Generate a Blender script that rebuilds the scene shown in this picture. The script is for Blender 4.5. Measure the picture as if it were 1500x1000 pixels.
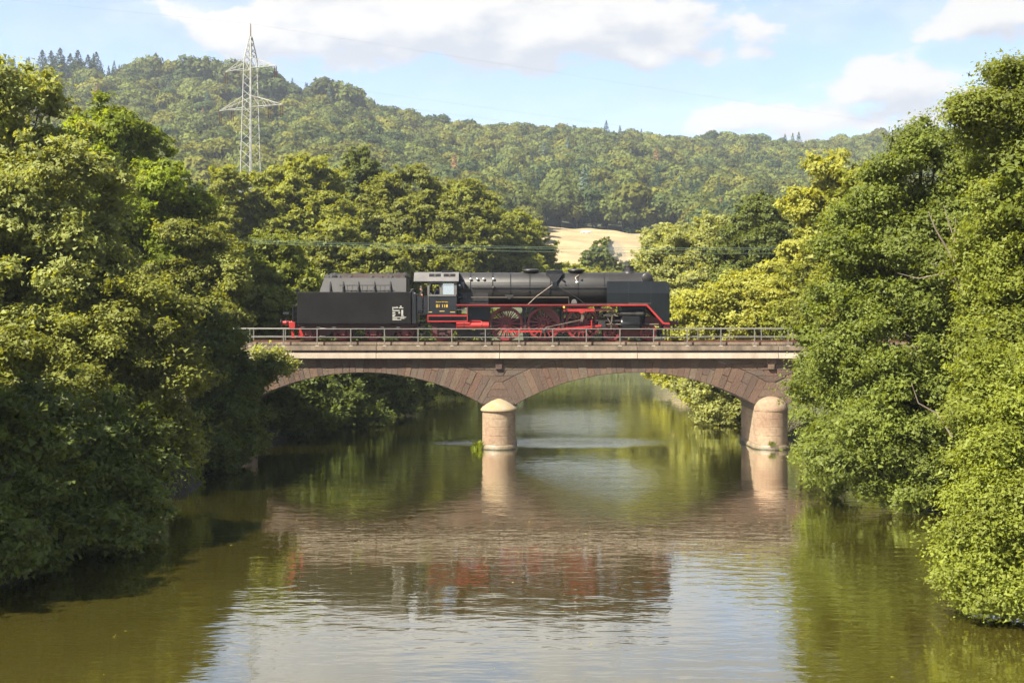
import bpy, bmesh, math, random
import numpy as np
from mathutils import Vector, Matrix

for o in list(bpy.data.objects):
    bpy.data.objects.remove(o, do_unlink=True)
scene = bpy.context.scene
COL = scene.collection
R = math.radians

# ------------------------------------------------------------------ camera
F, HY, CZ = 1950.0, 465.0, 7.7          # focal length in photo pixels, horizon row, eye height over the water
cam_d = bpy.data.cameras.new('camera')
cam = bpy.data.objects.new('camera', cam_d)
COL.objects.link(cam)
cam.location = (0, 0, CZ)
cam.rotation_euler = (R(90), 0, 0)
cam_d.sensor_width = 36.0
cam_d.lens = F / 1500 * 36
cam_d.shift_y = -35.0 / 1500
cam_d.clip_start = 0.5
cam_d.clip_end = 12000
scene.camera = cam

# ------------------------------------------------------------------ light
SUN_EL, SUN_AZ = 47.0, 53.0              # azimuth: degrees to the left of straight behind the camera
to_sun = Vector((-math.sin(R(SUN_AZ)) * math.cos(R(SUN_EL)), -math.cos(R(SUN_AZ)) * math.cos(R(SUN_EL)), math.sin(R(SUN_EL))))
sun_d = bpy.data.lights.new('sun', 'SUN')
sun_d.energy = 5.0
sun_d.angle = R(0.5)
sun_d.color = (1.0, 0.915, 0.765)
sun = bpy.data.objects.new('sun', sun_d)
COL.objects.link(sun)
sun.location = (-60, -30, 80)
sun.rotation_euler = to_sun.to_track_quat('Z', 'Y').to_euler()

scene.view_settings.view_transform = 'Standard'
scene.view_settings.look = 'None'
scene.view_settings.gamma = 1.0
scene.view_settings.exposure = 2.25
scene.view_settings.use_curve_mapping = False

world = bpy.data.worlds.new('World')
scene.world = world
world.use_nodes = True


def build_world():
    nt = world.node_tree
    nt.nodes.clear()
    N, L = nt.nodes.new, nt.links.new
    out = N('ShaderNodeOutputWorld')
    sky = N('ShaderNodeTexSky')
    sky.sky_type = 'NISHITA'
    sky.sun_disc = False
    sky.sun_elevation = R(SUN_EL)
    sky.sun_rotation = math.atan2(to_sun.x, to_sun.y) % (2 * math.pi)
    sky.air_density = 0.75
    sky.dust_density = 0.35
    sky.ozone_density = 2.2
    bg = N('ShaderNodeBackground'); bg.inputs['Strength'].default_value = 0.05
    L(sky.outputs[0], bg.inputs['Color'])
    tc = N('ShaderNodeTexCoord')
    sep = N('ShaderNodeSeparateXYZ'); L(tc.outputs['Generated'], sep.inputs[0])

    def m(op, a, b=None, c=None, clamp=False):
        n = N('ShaderNodeMath'); n.operation = op; n.use_clamp = clamp
        for i, v in enumerate((a, b, c)):
            if v is None: continue
            if isinstance(v, (int, float)): n.inputs[i].default_value = v
            else: L(v, n.inputs[i])
        return n.outputs[0]
    az = m('ARCTAN2', sep.outputs[0], sep.outputs[1])
    el = m('ARCSINE', sep.outputs[2])
    comb = N('ShaderNodeCombineXYZ'); L(az, comb.inputs[0]); L(m('MULTIPLY', el, 1.9), comb.inputs[1])

    def noise(scale, detail, rough, off, dist=0.0):
        mp = N('ShaderNodeMapping'); mp.inputs['Location'].default_value = off
        L(comb.outputs[0], mp.inputs[0])
        n = N('ShaderNodeTexNoise'); n.inputs['Scale'].default_value = scale
        n.inputs['Detail'].default_value = detail; n.inputs['Roughness'].default_value = rough
        n.inputs['Distortion'].default_value = dist
        L(mp.outputs[0], n.inputs['Vector'])
        return n.outputs['Fac']
    # the cumulus banks over the hills, and unseen ones above (azimuth, elevation, half sizes, in radians, weight)
    banks = [(-0.02, 0.218, 0.215, 0.034, 1.25), (-0.19, 0.205, 0.055, 0.030, 1.0), (0.13, 0.213, 0.085, 0.026, 0.9),
             (0.285, 0.168, 0.060, 0.026, 1.0), (0.365, 0.205, 0.085, 0.020, 0.95), (0.20, 0.146, 0.14, 0.018, 0.72),
             (-0.36, 0.245, 0.08, 0.012, 0.5), (0.05, 0.165, 0.11, 0.012, 0.40), (0.35, 0.150, 0.10, 0.022, 0.75),
             (-0.14, 0.290, 0.075, 0.050, 1.3), (0.15, 0.290, 0.13, 0.050, 1.3), (0.02, 0.43, 0.30, 0.07, 1.2), (0.34, 0.29, 0.10, 0.035, 0.8), (-0.30, 0.33, 0.10, 0.03, 0.8),
             (-0.7, 0.25, 0.30, 0.07, 0.9), (0.85, 0.26, 0.30, 0.07, 0.9), (-1.5, 0.3, 0.3, 0.09, 0.9), (1.7, 0.3, 0.4, 0.09, 0.9), (2.8, 0.3, 0.4, 0.1, 0.9),
             (0.0, 0.64, 0.60, 0.16, 1.0), (-1.1, 0.62, 0.45, 0.16, 0.8), (1.2, 0.66, 0.45, 0.16, 0.8), (2.3, 0.70, 0.5, 0.16, 0.8), (-2.3, 0.75, 0.4, 0.12, 0.7)]  # unseen high clouds, added to whiten the river's reflections and fill the shade

    def density(oa, oe):
        """cloud density in the direction (az + oa, el + oe)"""
        azo = m('ADD', az, oa); elo = m('ADD', el, oe)
        total = None
        for (a, e, ra, re, w) in banks:
            da = m('DIVIDE', m('SUBTRACT', azo, a), ra)
            de = m('DIVIDE', m('SUBTRACT', elo, e), re)
            d2 = m('ADD', m('MULTIPLY', da, da), m('MULTIPLY', de, de))
            g = m('MULTIPLY', m('POWER', 2.718, m('MULTIPLY', d2, -0.9)), w)
            total = g if total is None else m('MAXIMUM', total, g)
        big = noise(5.0, 3, 0.5, (3.1 + oa, 1.7 + oe * 1.9, 0.4))
        mid = noise(17, 7, 0.56, (1.3 + oa, 4.2 + oe * 1.9, 2.0), 0.15)
        fine = noise(50, 4, 0.5, (7.3 + oa, 2.2 + oe * 1.9, 5.0))
        wob = m('ADD', m('MULTIPLY', m('SUBTRACT', mid, 0.5), 1.7), m('MULTIPLY', m('SUBTRACT', big, 0.5), 0.8))
        return m('ADD', total, m('ADD', wob, m('MULTIPLY', m('SUBTRACT', fine, 0.5), 0.30)))
    dens = density(0.0, 0.0)
    ahead = density(-0.010, 0.016)        # towards the light, over the left shoulder and up
    mr = N('ShaderNodeMapRange'); mr.interpolation_type = 'SMOOTHSTEP'
    L(dens, mr.inputs[0]); mr.inputs[1].default_value = 0.40; mr.inputs[2].default_value = 0.66
    # thin veil of cirrus between the banks
    veil = m('MULTIPLY', m('SUBTRACT', noise(7, 5, 0.6, (0.3, 8.2, 1.0)), 0.34), 1.6, clamp=True)
    low = N('ShaderNodeMapRange'); low.interpolation_type = 'SMOOTHSTEP'
    L(el, low.inputs[0]); low.inputs[1].default_value = 0.24; low.inputs[2].default_value = 0.08
    low.inputs[3].default_value = 0.0; low.inputs[4].default_value = 0.40
    mask = m('MAXIMUM', mr.outputs[0], m('MAXIMUM', m('MULTIPLY', veil, 0.8), low.outputs[0]), clamp=True)
    # billows: the side towards the light is brilliant, the side away from it grey
    lit = m('ADD', 0.55, m('MULTIPLY', m('SUBTRACT', dens, ahead), 2.0), clamp=True)
    ramp = N('ShaderNodeMix'); ramp.data_type = 'RGBA'
    L(lit, ramp.inputs[0])
    ramp.inputs[6].default_value = (0.60, 0.63, 0.70, 1)
    ramp.inputs[7].default_value = (0.90, 0.875, 0.845, 1)
    cb = N('ShaderNodeBackground'); cb.inputs['Strength'].default_value = 0.222
    L(ramp.outputs[2], cb.inputs['Color'])
    mx = N('ShaderNodeMixShader')
    L(mask, mx.inputs[0]); L(bg.outputs[0], mx.inputs[1]); L(cb.outputs[0], mx.inputs[2])
    L(mx.outputs[0], out.inputs['Surface'])


build_world()
try:
    scene.cycles.use_adaptive_sampling = True
    scene.cycles.adaptive_threshold = 0.015
    scene.cycles.max_bounces = 10
    scene.cycles.diffuse_bounces = 5
    scene.cycles.glossy_bounces = 3
    scene.cycles.transmission_bounces = 6
    scene.cycles.transparent_max_bounces = 8
    scene.cycles.volume_bounces = 0
    scene.cycles.use_denoising = True
    scene.cycles.denoiser = 'OPENIMAGEDENOISE'
    scene.cycles.sample_clamp_indirect = 6.0
except Exception:
    pass

# ------------------------------------------------------------------ helpers


def at(px, py, D):
    """the point of the place that the photograph shows at (px, py) if it stands D metres away"""
    return Vector(((px - 750) * D / F, D, CZ - (py - HY) * D / F))


def tag(o, label=None, cat=None, group=None, kind=None):
    if label: o['label'] = label
    if cat: o['category'] = cat
    if group: o['group'] = group
    if kind: o['kind'] = kind
    return o


def empty(name, loc, rz=0.0):
    o = bpy.data.objects.new(name, None)
    o.empty_display_size = 0.3
    o.location = loc
    o.rotation_euler = (0, 0, rz)
    COL.objects.link(o)
    return o


def link(name, me, mat=None, parent=None, loc=(0, 0, 0)):
    o = bpy.data.objects.new(name, me)
    COL.objects.link(o)
    if mat is not None and not me.materials:
        me.materials.append(mat)
    o.location = loc
    o.parent = parent
    return o


class MB:
    """collects shapes that make up one mesh"""

    def __init__(self, org=(0, 0, 0)):
        self.v, self.f, self.org = [], [], Vector(org)

    def add(self, vs, fs):
        b = len(self.v)
        self.v += [tuple(Vector(p) - self.org) for p in vs]
        self.f += [tuple(i + b for i in q) for q in fs]
        return self

    def box(self, x0, x1, y0, y1, z0, z1):
        vs = [(x, y, z) for x in (x0, x1) for y in (y0, y1) for z in (z0, z1)]
        return self.add(vs, [(0, 1, 3, 2), (4, 6, 7, 5), (0, 4, 5, 1), (2, 3, 7, 6), (0, 2, 6, 4), (1, 5, 7, 3)])

    def prism(self, poly, y0, y1):
        n = len(poly)
        vs = [(p[0], y0, p[1]) for p in poly] + [(p[0], y1, p[1]) for p in poly]
        fs = [tuple(range(n)), tuple(range(2 * n - 1, n - 1, -1))]
        fs += [(i, i + n, (i + 1) % n + n, (i + 1) % n) for i in range(n)]
        return self.add(vs, fs)

    def prismx(self, poly, x0, x1):
        n = len(poly)
        vs = [(x0, p[0], p[1]) for p in poly] + [(x1, p[0], p[1]) for p in poly]
        fs = [tuple(range(n)), tuple(range(2 * n - 1, n - 1, -1))]
        fs += [(i, i + n, (i + 1) % n + n, (i + 1) % n) for i in range(n)]
        return self.add(vs, fs)

    def path(self, pts, rads, n=8, cap=True):
        pts = [Vector(p) for p in pts]
        if isinstance(rads, (int, float)): rads = [rads] * len(pts)
        vs, fs = [], []
        prev = None
        for i, p in enumerate(pts):
            d = (pts[min(i + 1, len(pts) - 1)] - pts[max(i - 1, 0)])
            if d.length < 1e-9: d = Vector((0, 0, 1))
            d.normalize()
            if prev is None:
                a = d.cross(Vector((0, 0, 1)) if abs(d.z) < 0.9 else Vector((1, 0, 0))).normalized()
            else:
                a = (prev - d * prev.dot(d)).normalized()
            prev = a
            b = d.cross(a)
            for k in range(n):
                t = 2 * math.pi * (k + 0.5) / n
                vs.append(p + (a * math.cos(t) + b * math.sin(t)) * rads[i])
        for i in range(len(pts) - 1):
            for k in range(n):
                k2 = (k + 1) % n
                fs.append((i * n + k, i * n + k2, (i + 1) * n + k2, (i + 1) * n + k))
        if cap:
            fs.append(tuple(range(n - 1, -1, -1)))
            fs.append(tuple(range((len(pts) - 1) * n, len(pts) * n)))
        return self.add(vs, fs)

    def tube(self, p0, p1, r0, r1=None, n=10):
        return self.path([p0, p1], [r0, r0 if r1 is None else r1], n)

    def bar(self, p0, p1, w, h):
        """a rectangular bar in a plane of constant depth, h high and w deep"""
        p0, p1 = Vector(p0), Vector(p1)
        d = (p1 - p0).normalized()
        s = Vector((0, 1, 0)) if abs(d.y) < 0.9 else Vector((1, 0, 0))
        u = d.cross(s).normalized() * h / 2
        s = s * w / 2
        vs = [p + a + b for p in (p0, p1) for a in (u, -u) for b in (s, -s)]
        return self.add(vs, [(0, 1, 3, 2), (4, 6, 7, 5), (0, 4, 5, 1), (2, 3, 7, 6), (0, 2, 6, 4), (1, 5, 7, 3)])

    def lathe(self, prof, c, axis='z', n=24, closed=False):
        """prof: (radius, height along the axis)"""
        vs, fs = [], []
        for (r, h) in prof:
            for k in range(n):
                t = 2 * math.pi * k / n
                a, b = r * math.cos(t), r * math.sin(t)
                vs.append({'z': (a, b, h), 'x': (h, a, b), 'y': (a, h, b)}[axis])
        vs = [Vector(p) + Vector(c) for p in vs]
        m = len(prof)
        for i in range(m if closed else m - 1):
            j = (i + 1) % m
            for k in range(n):
                k2 = (k + 1) % n
                fs.append((i * n + k, i * n + k2, j * n + k2, j * n + k))
        if not closed:
            if prof[0][0] > 1e-6: fs.append(tuple(range(n - 1, -1, -1)))
            if prof[-1][0] > 1e-6: fs.append(tuple(range((m - 1) * n, m * n)))
        return self.add(vs, fs)

    def mesh(self, name, mat=None, smooth=None, bevel=0.0, segs=1):
        me = bpy.data.meshes.new(name)
        bm = bmesh.new()
        bv = [bm.verts.new(p) for p in self.v]
        for q in self.f:
            try: bm.faces.new([bv[i] for i in q])
            except ValueError: pass
        bmesh.ops.remove_doubles(bm, verts=bm.verts, dist=1e-5)
        bmesh.ops.recalc_face_normals(bm, faces=bm.faces)
        if bevel:
            ed = [e for e in bm.edges if len(e.link_faces) == 2 and e.calc_face_angle(0) > 0.5]
            bmesh.ops.bevel(bm, geom=ed, offset=bevel, segments=segs, profile=0.6, affect='EDGES', clamp_overlap=True)
        bm.to_mesh(me)
        bm.free()
        if smooth:
            for p in me.polygons: p.use_smooth = True
            me.set_sharp_from_angle(angle=R(smooth))
        if mat is not None: me.materials.append(mat)
        return me

    def build(self, name, mat=None, parent=None, smooth=None, bevel=0.0, segs=1, loc=(0, 0, 0)):
        return link(name, self.mesh(name, mat, smooth, bevel, segs), None, parent, loc)


# ------------------------------------------------------------------ materials
M = {}


def nodes_of(name):
    mat = bpy.data.materials.new(name)
    mat.use_nodes = True
    nt = mat.node_tree
    nt.nodes.clear()
    out = nt.nodes.new('ShaderNodeOutputMaterial')
    return mat, nt, nt.nodes.new, nt.links.new, out


def rgba(c): return (c[0], c[1], c[2], 1.0)


TONE = 0.66                              # the paint and stone tones below, brought to this light
def toned(c): return (c[0] * TONE, c[1] * TONE, c[2] * TONE, 1.0)


def surf(name, c1, c2, scale=3.0, rough=0.6, metal=0.0, bump=0.0, stretch=(1, 1, 1), detail=6, rnd=0.0, c3=None, fine=0.0, spec=0.5, bscale=None, coat=0.0):
    """a Principled surface whose colour wanders between two tones; rnd mixes in a tone per object"""
    mat, nt, N, L, out = nodes_of(name)
    p = N('ShaderNodeBsdfPrincipled')
    p.inputs['Roughness'].default_value = rough
    p.inputs['Metallic'].default_value = metal
    p.inputs['Specular IOR Level'].default_value = spec
    if coat:
        p.inputs['Coat Weight'].default_value = coat
        p.inputs['Coat Roughness'].default_value = 0.12
    tc = N('ShaderNodeTexCoord')
    mp = N('ShaderNodeMapping'); mp.inputs['Scale'].default_value = stretch
    L(tc.outputs['Object'], mp.inputs[0])
    n = N('ShaderNodeTexNoise'); n.inputs['Scale'].default_value = scale; n.inputs['Detail'].default_value = detail
    n.inputs['Roughness'].default_value = 0.62
    L(mp.outputs[0], n.inputs['Vector'])
    cr = N('ShaderNodeValToRGB')
    cr.color_ramp.elements[0].position = 0.33; cr.color_ramp.elements[0].color = toned(c1)
    cr.color_ramp.elements[1].position = 0.67; cr.color_ramp.elements[1].color = toned(c2)
    L(n.outputs['Fac'], cr.inputs[0])
    col = cr.outputs[0]
    if rnd and c3:
        oi = N('ShaderNodeObjectInfo')
        mx = N('ShaderNodeMix'); mx.data_type = 'RGBA'
        cr2 = N('ShaderNodeValToRGB')
        els = cr2.color_ramp.elements
        els[0].position = 0.0; els[0].color = toned(c3[0])
        els[1].position = 1.0; els[1].color = toned(c3[-1])
        for i in range(1, len(c3) - 1):
            e = els.new(i / (len(c3) - 1)); e.color = toned(c3[i])
        L(oi.outputs['Random'], cr2.inputs[0])
        mx.inputs[0].default_value = rnd
        L(col, mx.inputs[6]); L(cr2.outputs[0], mx.inputs[7])
        col = mx.outputs[2]
    if fine:
        n2 = N('ShaderNodeTexNoise'); n2.inputs['Scale'].default_value = scale * 11; n2.inputs['Detail'].default_value = 3
        L(tc.outputs['Object'], n2.inputs['Vector'])
        mr = N('ShaderNodeMapRange'); mr.inputs[1].default_value = 0.3; mr.inputs[2].default_value = 0.7
        mr.inputs[3].default_value = 1 - fine; mr.inputs[4].default_value = 1 + fine
        L(n2.outputs['Fac'], mr.inputs[0])
        vm = N('ShaderNodeVectorMath'); vm.operation = 'SCALE'
        L(col, vm.inputs[0]); L(mr.outputs[0], vm.inputs['Scale'])
        col = vm.outputs[0]
    L(col, p.inputs['Base Color'])
    if bump:
        bp = N('ShaderNodeBump'); bp.inputs['Strength'].default_value = 1.0; bp.inputs['Distance'].default_value = bump
        n3 = N('ShaderNodeTexNoise'); n3.inputs['Scale'].default_value = bscale or scale * 4; n3.inputs['Detail'].default_value = 5
        L(mp.outputs[0], n3.inputs['Vector']); L(n3.outputs['Fac'], bp.inputs['Height'])
        L(bp.outputs[0], p.inputs['Normal'])
    L(p.outputs[0], out.inputs['Surface'])
    M[name] = mat
    return mat


def leaf_mat(name, dark, mid, light, trans=0.35, spec=0.35, nscale=0.35, obj_rnd=0.25, rough=0.55):
    """foliage: colour from the leaf's own tint, from clump to clump and from tree to tree; light passes through"""
    mat, nt, N, L, out = nodes_of(name)
    at_ = N('ShaderNodeAttribute'); at_.attribute_name = 'tint'
    geo = N('ShaderNodeTexCoord')
    n = N('ShaderNodeTexNoise'); n.inputs['Scale'].default_value = nscale; n.inputs['Detail'].default_value = 3
    L(geo.outputs['Object'], n.inputs['Vector'])
    oi = N('ShaderNodeObjectInfo')

    def m(op, a, b):
        q = N('ShaderNodeMath'); q.operation = op
        for i, v in enumerate((a, b)):
            if isinstance(v, (int, float)): q.inputs[i].default_value = v
            else: L(v, q.inputs[i])
        return q.outputs[0]
    t = m('ADD', m('MULTIPLY', at_.outputs['Fac'], 0.55), m('MULTIPLY', m('SUBTRACT', n.outputs['Fac'], 0.5), 1.1))
    t = m('ADD', t, m('MULTIPLY', m('SUBTRACT', oi.outputs['Random'], 0.5), obj_rnd))
    t = m('ADD', t, 0.20)
    cr = N('ShaderNodeValToRGB')
    e = cr.color_ramp.elements
    e[0].position = 0.0; e[0].color = rgba(dark)
    e[1].position = 1.0; e[1].color = rgba(light)
    q = e.new(0.5); q.color = rgba(mid)
    L(t, cr.inputs[0])
    p = N('ShaderNodeBsdfPrincipled'); p.inputs['Roughness'].default_value = rough
    p.inputs['Specular IOR Level'].default_value = spec
    L(cr.outputs[0], p.inputs['Base Color'])
    tr = N('ShaderNodeBsdfTranslucent')
    hs = N('ShaderNodeMix'); hs.data_type = 'RGBA'; hs.blend_type = 'MULTIPLY'; hs.inputs[0].default_value = 1.0
    L(cr.outputs[0], hs.inputs[6]); hs.inputs[7].default_value = (2.1, 1.9, 0.6, 1)
    L(hs.outputs[2], tr.inputs['Color'])
    mx = N('ShaderNodeMixShader'); mx.inputs[0].default_value = trans
    L(p.outputs[0], mx.inputs[1]); L(tr.outputs[0], mx.inputs[2])
    L(mx.outputs[0], out.inputs['Surface'])
    M[name] = mat
    return mat


def plain(name, c, rough=0.5, metal=0.0, spec=0.5, coat=0.0):
    k = 0.86
    return surf(name, tuple(x * k for x in c), tuple(min(1, x * 1.14) for x in c), 2.2, rough, metal, detail=4, fine=0.06, spec=spec, coat=coat)


surf('sandstone', (0.074, 0.043, 0.028), (0.121, 0.072, 0.046), 1.1, 0.88, bump=0.03, rnd=0.62,
     c3=[(0.049, 0.030, 0.022), (0.135, 0.082, 0.049), (0.097, 0.079, 0.057), (0.111, 0.054, 0.032), (0.066, 0.048, 0.038), (0.127, 0.098, 0.066)], fine=0.24, bscale=9)
surf('mortar', (0.13, 0.10, 0.08), (0.20, 0.165, 0.135), 2.0, 0.95, bump=0.01, fine=0.12)
surf('pier_stone', (0.185, 0.108, 0.066), (0.29, 0.218, 0.140), 0.55, 0.9, bump=0.012, stretch=(1, 1, 1.6), fine=0.18, bscale=8)
surf('lichen_stone', (0.27, 0.18, 0.066), (0.28, 0.235, 0.175), 1.7, 0.9, bump=0.012, fine=0.15, bscale=8)
surf('soffit', (0.07, 0.052, 0.045), (0.13, 0.10, 0.083), 0.8, 0.95, bump=0.02, fine=0.15)
surf('cream_concrete', (0.30, 0.24, 0.18), (0.48, 0.40, 0.315), 1.3, 0.85, stretch=(1, 1, 0.10), fine=0.10, bump=0.003,
     rnd=0.25, c3=[(0.44, 0.37, 0.29), (0.41, 0.36, 0.31)])
surf('old_concrete', (0.095, 0.070, 0.048), (0.23, 0.175, 0.122), 1.6, 0.92, stretch=(1, 1, 0.12), fine=0.18, bump=0.006)
surf('railing_steel', (0.145, 0.135, 0.118), (0.205, 0.195, 0.172), 1.5, 0.55, 0.3, fine=0.06)
surf('rail_rust', (0.11, 0.04, 0.02), (0.17, 0.07, 0.035), 4.0, 0.75, 0.3, fine=0.15)
surf('ballast', (0.13, 0.10, 0.07), (0.24, 0.19, 0.15), 9.0, 0.95, bump=0.03, fine=0.25)
surf('ground', (0.030, 0.042, 0.012), (0.062, 0.066, 0.020), 0.35, 0.95, bump=0.05, fine=0.25)
surf('bank_mud', (0.030, 0.024, 0.013), (0.068, 0.054, 0.030), 1.2, 0.95, bump=0.04, fine=0.2)
surf('straw_field', (0.235, 0.172, 0.078), (0.325, 0.255, 0.135), 0.05, 0.95, stretch=(0.35, 1.3, 1), fine=0.14)
surf('bark', (0.05, 0.036, 0.026), (0.11, 0.088, 0.066), 3.0, 0.95, stretch=(2, 2, 0.4), bump=0.02)
surf('dead_wood', (0.17, 0.13, 0.095), (0.26, 0.21, 0.16), 3.0, 0.95)
surf('black_paint', (0.005, 0.0052, 0.006), (0.011, 0.011, 0.012), 0.9, 0.36, fine=0.10, spec=0.32)
surf('tender_paint', (0.0030, 0.0030, 0.0032), (0.0115, 0.0110, 0.0106), 0.7, 0.58, fine=0.18, spec=0.14)
surf('boiler_paint', (0.013, 0.0122, 0.0118), (0.030, 0.028, 0.0265), 0.8, 0.45, stretch=(0.5, 1, 1), fine=0.16, spec=0.35)
surf('grey_roof', (0.085, 0.080, 0.078), (0.125, 0.118, 0.116), 1.2, 0.55, fine=0.08)
surf('soot_steel', (0.025, 0.022, 0.020), (0.055, 0.05, 0.045), 3.0, 0.5, 0.4)
surf('wheel_red', (0.15, 0.009, 0.012), (0.24, 0.016, 0.019), 2.0, 0.5, fine=0.12)
surf('bright_red', (0.29, 0.012, 0.010), (0.38, 0.022, 0.017), 2.0, 0.42, fine=0.07)  # red with the sunlight put into its colour, for the lit parts
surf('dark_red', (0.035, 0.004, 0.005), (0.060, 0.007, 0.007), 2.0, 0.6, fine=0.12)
surf('algae_stone', (0.020, 0.022, 0.010), (0.065, 0.058, 0.030), 2.5, 0.4, bump=0.01, fine=0.2)
surf('wet_stone', (0.10, 0.085, 0.05), (0.26, 0.19, 0.12), 0.9, 0.6, bump=0.012, fine=0.2)
surf('dull_red', (0.090, 0.008, 0.008), (0.15, 0.014, 0.013), 2.0, 0.55, fine=0.12)
surf('rod_steel', (0.20, 0.16, 0.13), (0.28, 0.23, 0.19), 3.0, 0.38, 0.7)
surf('copper_pipe', (0.13, 0.10, 0.075), (0.20, 0.16, 0.12), 3.0, 0.45, 0.4)
plain('silver', (0.62, 0.61, 0.60), 0.28, 0.8)
plain('wire_green', (0.22, 0.31, 0.21), 0.5, 0.1)
plain('conductor', (0.30, 0.31, 0.32), 0.5, 0.4)
plain('white_mark', (0.42, 0.41, 0.37), 0.6)
plain('yellow_mark', (0.78, 0.50, 0.05), 0.5)
plain('brass', (0.62, 0.46, 0.16), 0.4, 0.5)
plain('lamp_glass', (0.75, 0.74, 0.70), 0.15)
plain('coal', (0.02, 0.019, 0.018), 0.6)
surf('plank', (0.05, 0.032, 0.026), (0.085, 0.056, 0.047), 3.0, 0.8, stretch=(0.3, 1, 1))
surf('pylon_steel', (0.27, 0.27, 0.24), (0.36, 0.36, 0.33), 0.8, 0.5, 0.2)
plain('insulator', (0.07, 0.028, 0.016), 0.4)
plain('blue_cloth', (0.025, 0.05, 0.22), 0.8)
plain('dark_cloth', (0.018, 0.018, 0.024), 0.85)
plain('orange_cloth', (0.80, 0.22, 0.05), 0.8)
plain('trouser_cloth', (0.02, 0.022, 0.035), 0.85)
plain('pale_blue_cloth', (0.28, 0.40, 0.60), 0.8)
plain('skin', (0.55, 0.34, 0.25), 0.55)
plain('hair', (0.03, 0.022, 0.018), 0.7)
plain('cow_white', (0.72, 0.68, 0.62), 0.8)


def glass_mat():
    mat, nt, N, L, out = nodes_of('cab_glass')
    p = N('ShaderNodeBsdfPrincipled')
    p.inputs['Base Color'].default_value = (0.10, 0.13, 0.17, 1)
    p.inputs['Roughness'].default_value = 0.04
    p.inputs['Metallic'].default_value = 0.0
    p.inputs['Specular IOR Level'].default_value = 1.0
    p.inputs['IOR'].default_value = 2.6
    L(p.outputs[0], out.inputs[0])
    M['cab_glass'] = mat


glass_mat()

leaf_mat('leaf_alder', (0.050, 0.062, 0.011), (0.105, 0.130, 0.022), (0.162, 0.200, 0.034), 0.44, 0.18)
leaf_mat('leaf_alder_fresh', (0.060, 0.070, 0.010), (0.126, 0.148, 0.021), (0.183, 0.215, 0.030), 0.46, 0.18)
leaf_mat('leaf_willow', (0.086, 0.095, 0.026), (0.155, 0.172, 0.046), (0.211, 0.235, 0.063), 0.42, 0.18)
leaf_mat('leaf_maple', (0.058, 0.075, 0.005), (0.133, 0.170, 0.012), (0.183, 0.235, 0.016), 0.48, 0.18)
leaf_mat('leaf_shade', (0.034, 0.044, 0.010), (0.063, 0.082, 0.018), (0.096, 0.125, 0.028), 0.40, 0.18)  # leaf green darkened for bushes in shade; the shade is put into the colour
leaf_mat('leaf_olive', (0.064, 0.070, 0.013), (0.124, 0.136, 0.024), (0.178, 0.196, 0.035), 0.42, 0.18)
leaf_mat('leaf_grove', (0.073, 0.080, 0.012), (0.144, 0.158, 0.024), (0.202, 0.222, 0.033), 0.44, 0.18, 0.22)
leaf_mat('leaf_yellow', (0.116, 0.120, 0.022), (0.199, 0.205, 0.037), (0.257, 0.265, 0.048), 0.46, 0.18, 0.3)
leaf_mat('leaf_dark', (0.041, 0.050, 0.010), (0.077, 0.094, 0.018), (0.111, 0.135, 0.026), 0.38, 0.18)
leaf_mat('leaf_pale', (0.125, 0.135, 0.043), (0.208, 0.222, 0.070), (0.262, 0.278, 0.090), 0.46, 0.18)
leaf_mat('leaf_hill', (0.030, 0.037, 0.008), (0.066, 0.082, 0.016), (0.118, 0.136, 0.027), 0.26, 0.18, 0.05, 0.75, 0.8)
leaf_mat('leaf_hill_dark', (0.020, 0.031, 0.010), (0.042, 0.060, 0.018), (0.078, 0.098, 0.027), 0.22, 0.1, 0.05, 0.6, 0.8)
leaf_mat('leaf_hill_light', (0.052, 0.056, 0.010), (0.100, 0.104, 0.018), (0.150, 0.150, 0.028), 0.26, 0.1, 0.05, 0.6, 0.8)
leaf_mat('needle', (0.012, 0.030, 0.018), (0.030, 0.052, 0.028), (0.055, 0.075, 0.035), 0.10, 0.1, 0.05, 0.5, 0.8)
leaf_mat('needle_blue', (0.040, 0.070, 0.060), (0.075, 0.110, 0.085), (0.11, 0.145, 0.105), 0.10, 0.1, 0.05, 0.3, 0.8)
leaf_mat('leaf_brown', (0.12, 0.07, 0.035), (0.20, 0.12, 0.06), (0.26, 0.17, 0.08), 0.15, 0.1, 0.05, 0.3, 0.8)
leaf_mat('grass_blade', (0.06, 0.08, 0.015), (0.12, 0.14, 0.03), (0.22, 0.21, 0.07), 0.3, 0.2, 0.5)


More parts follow.
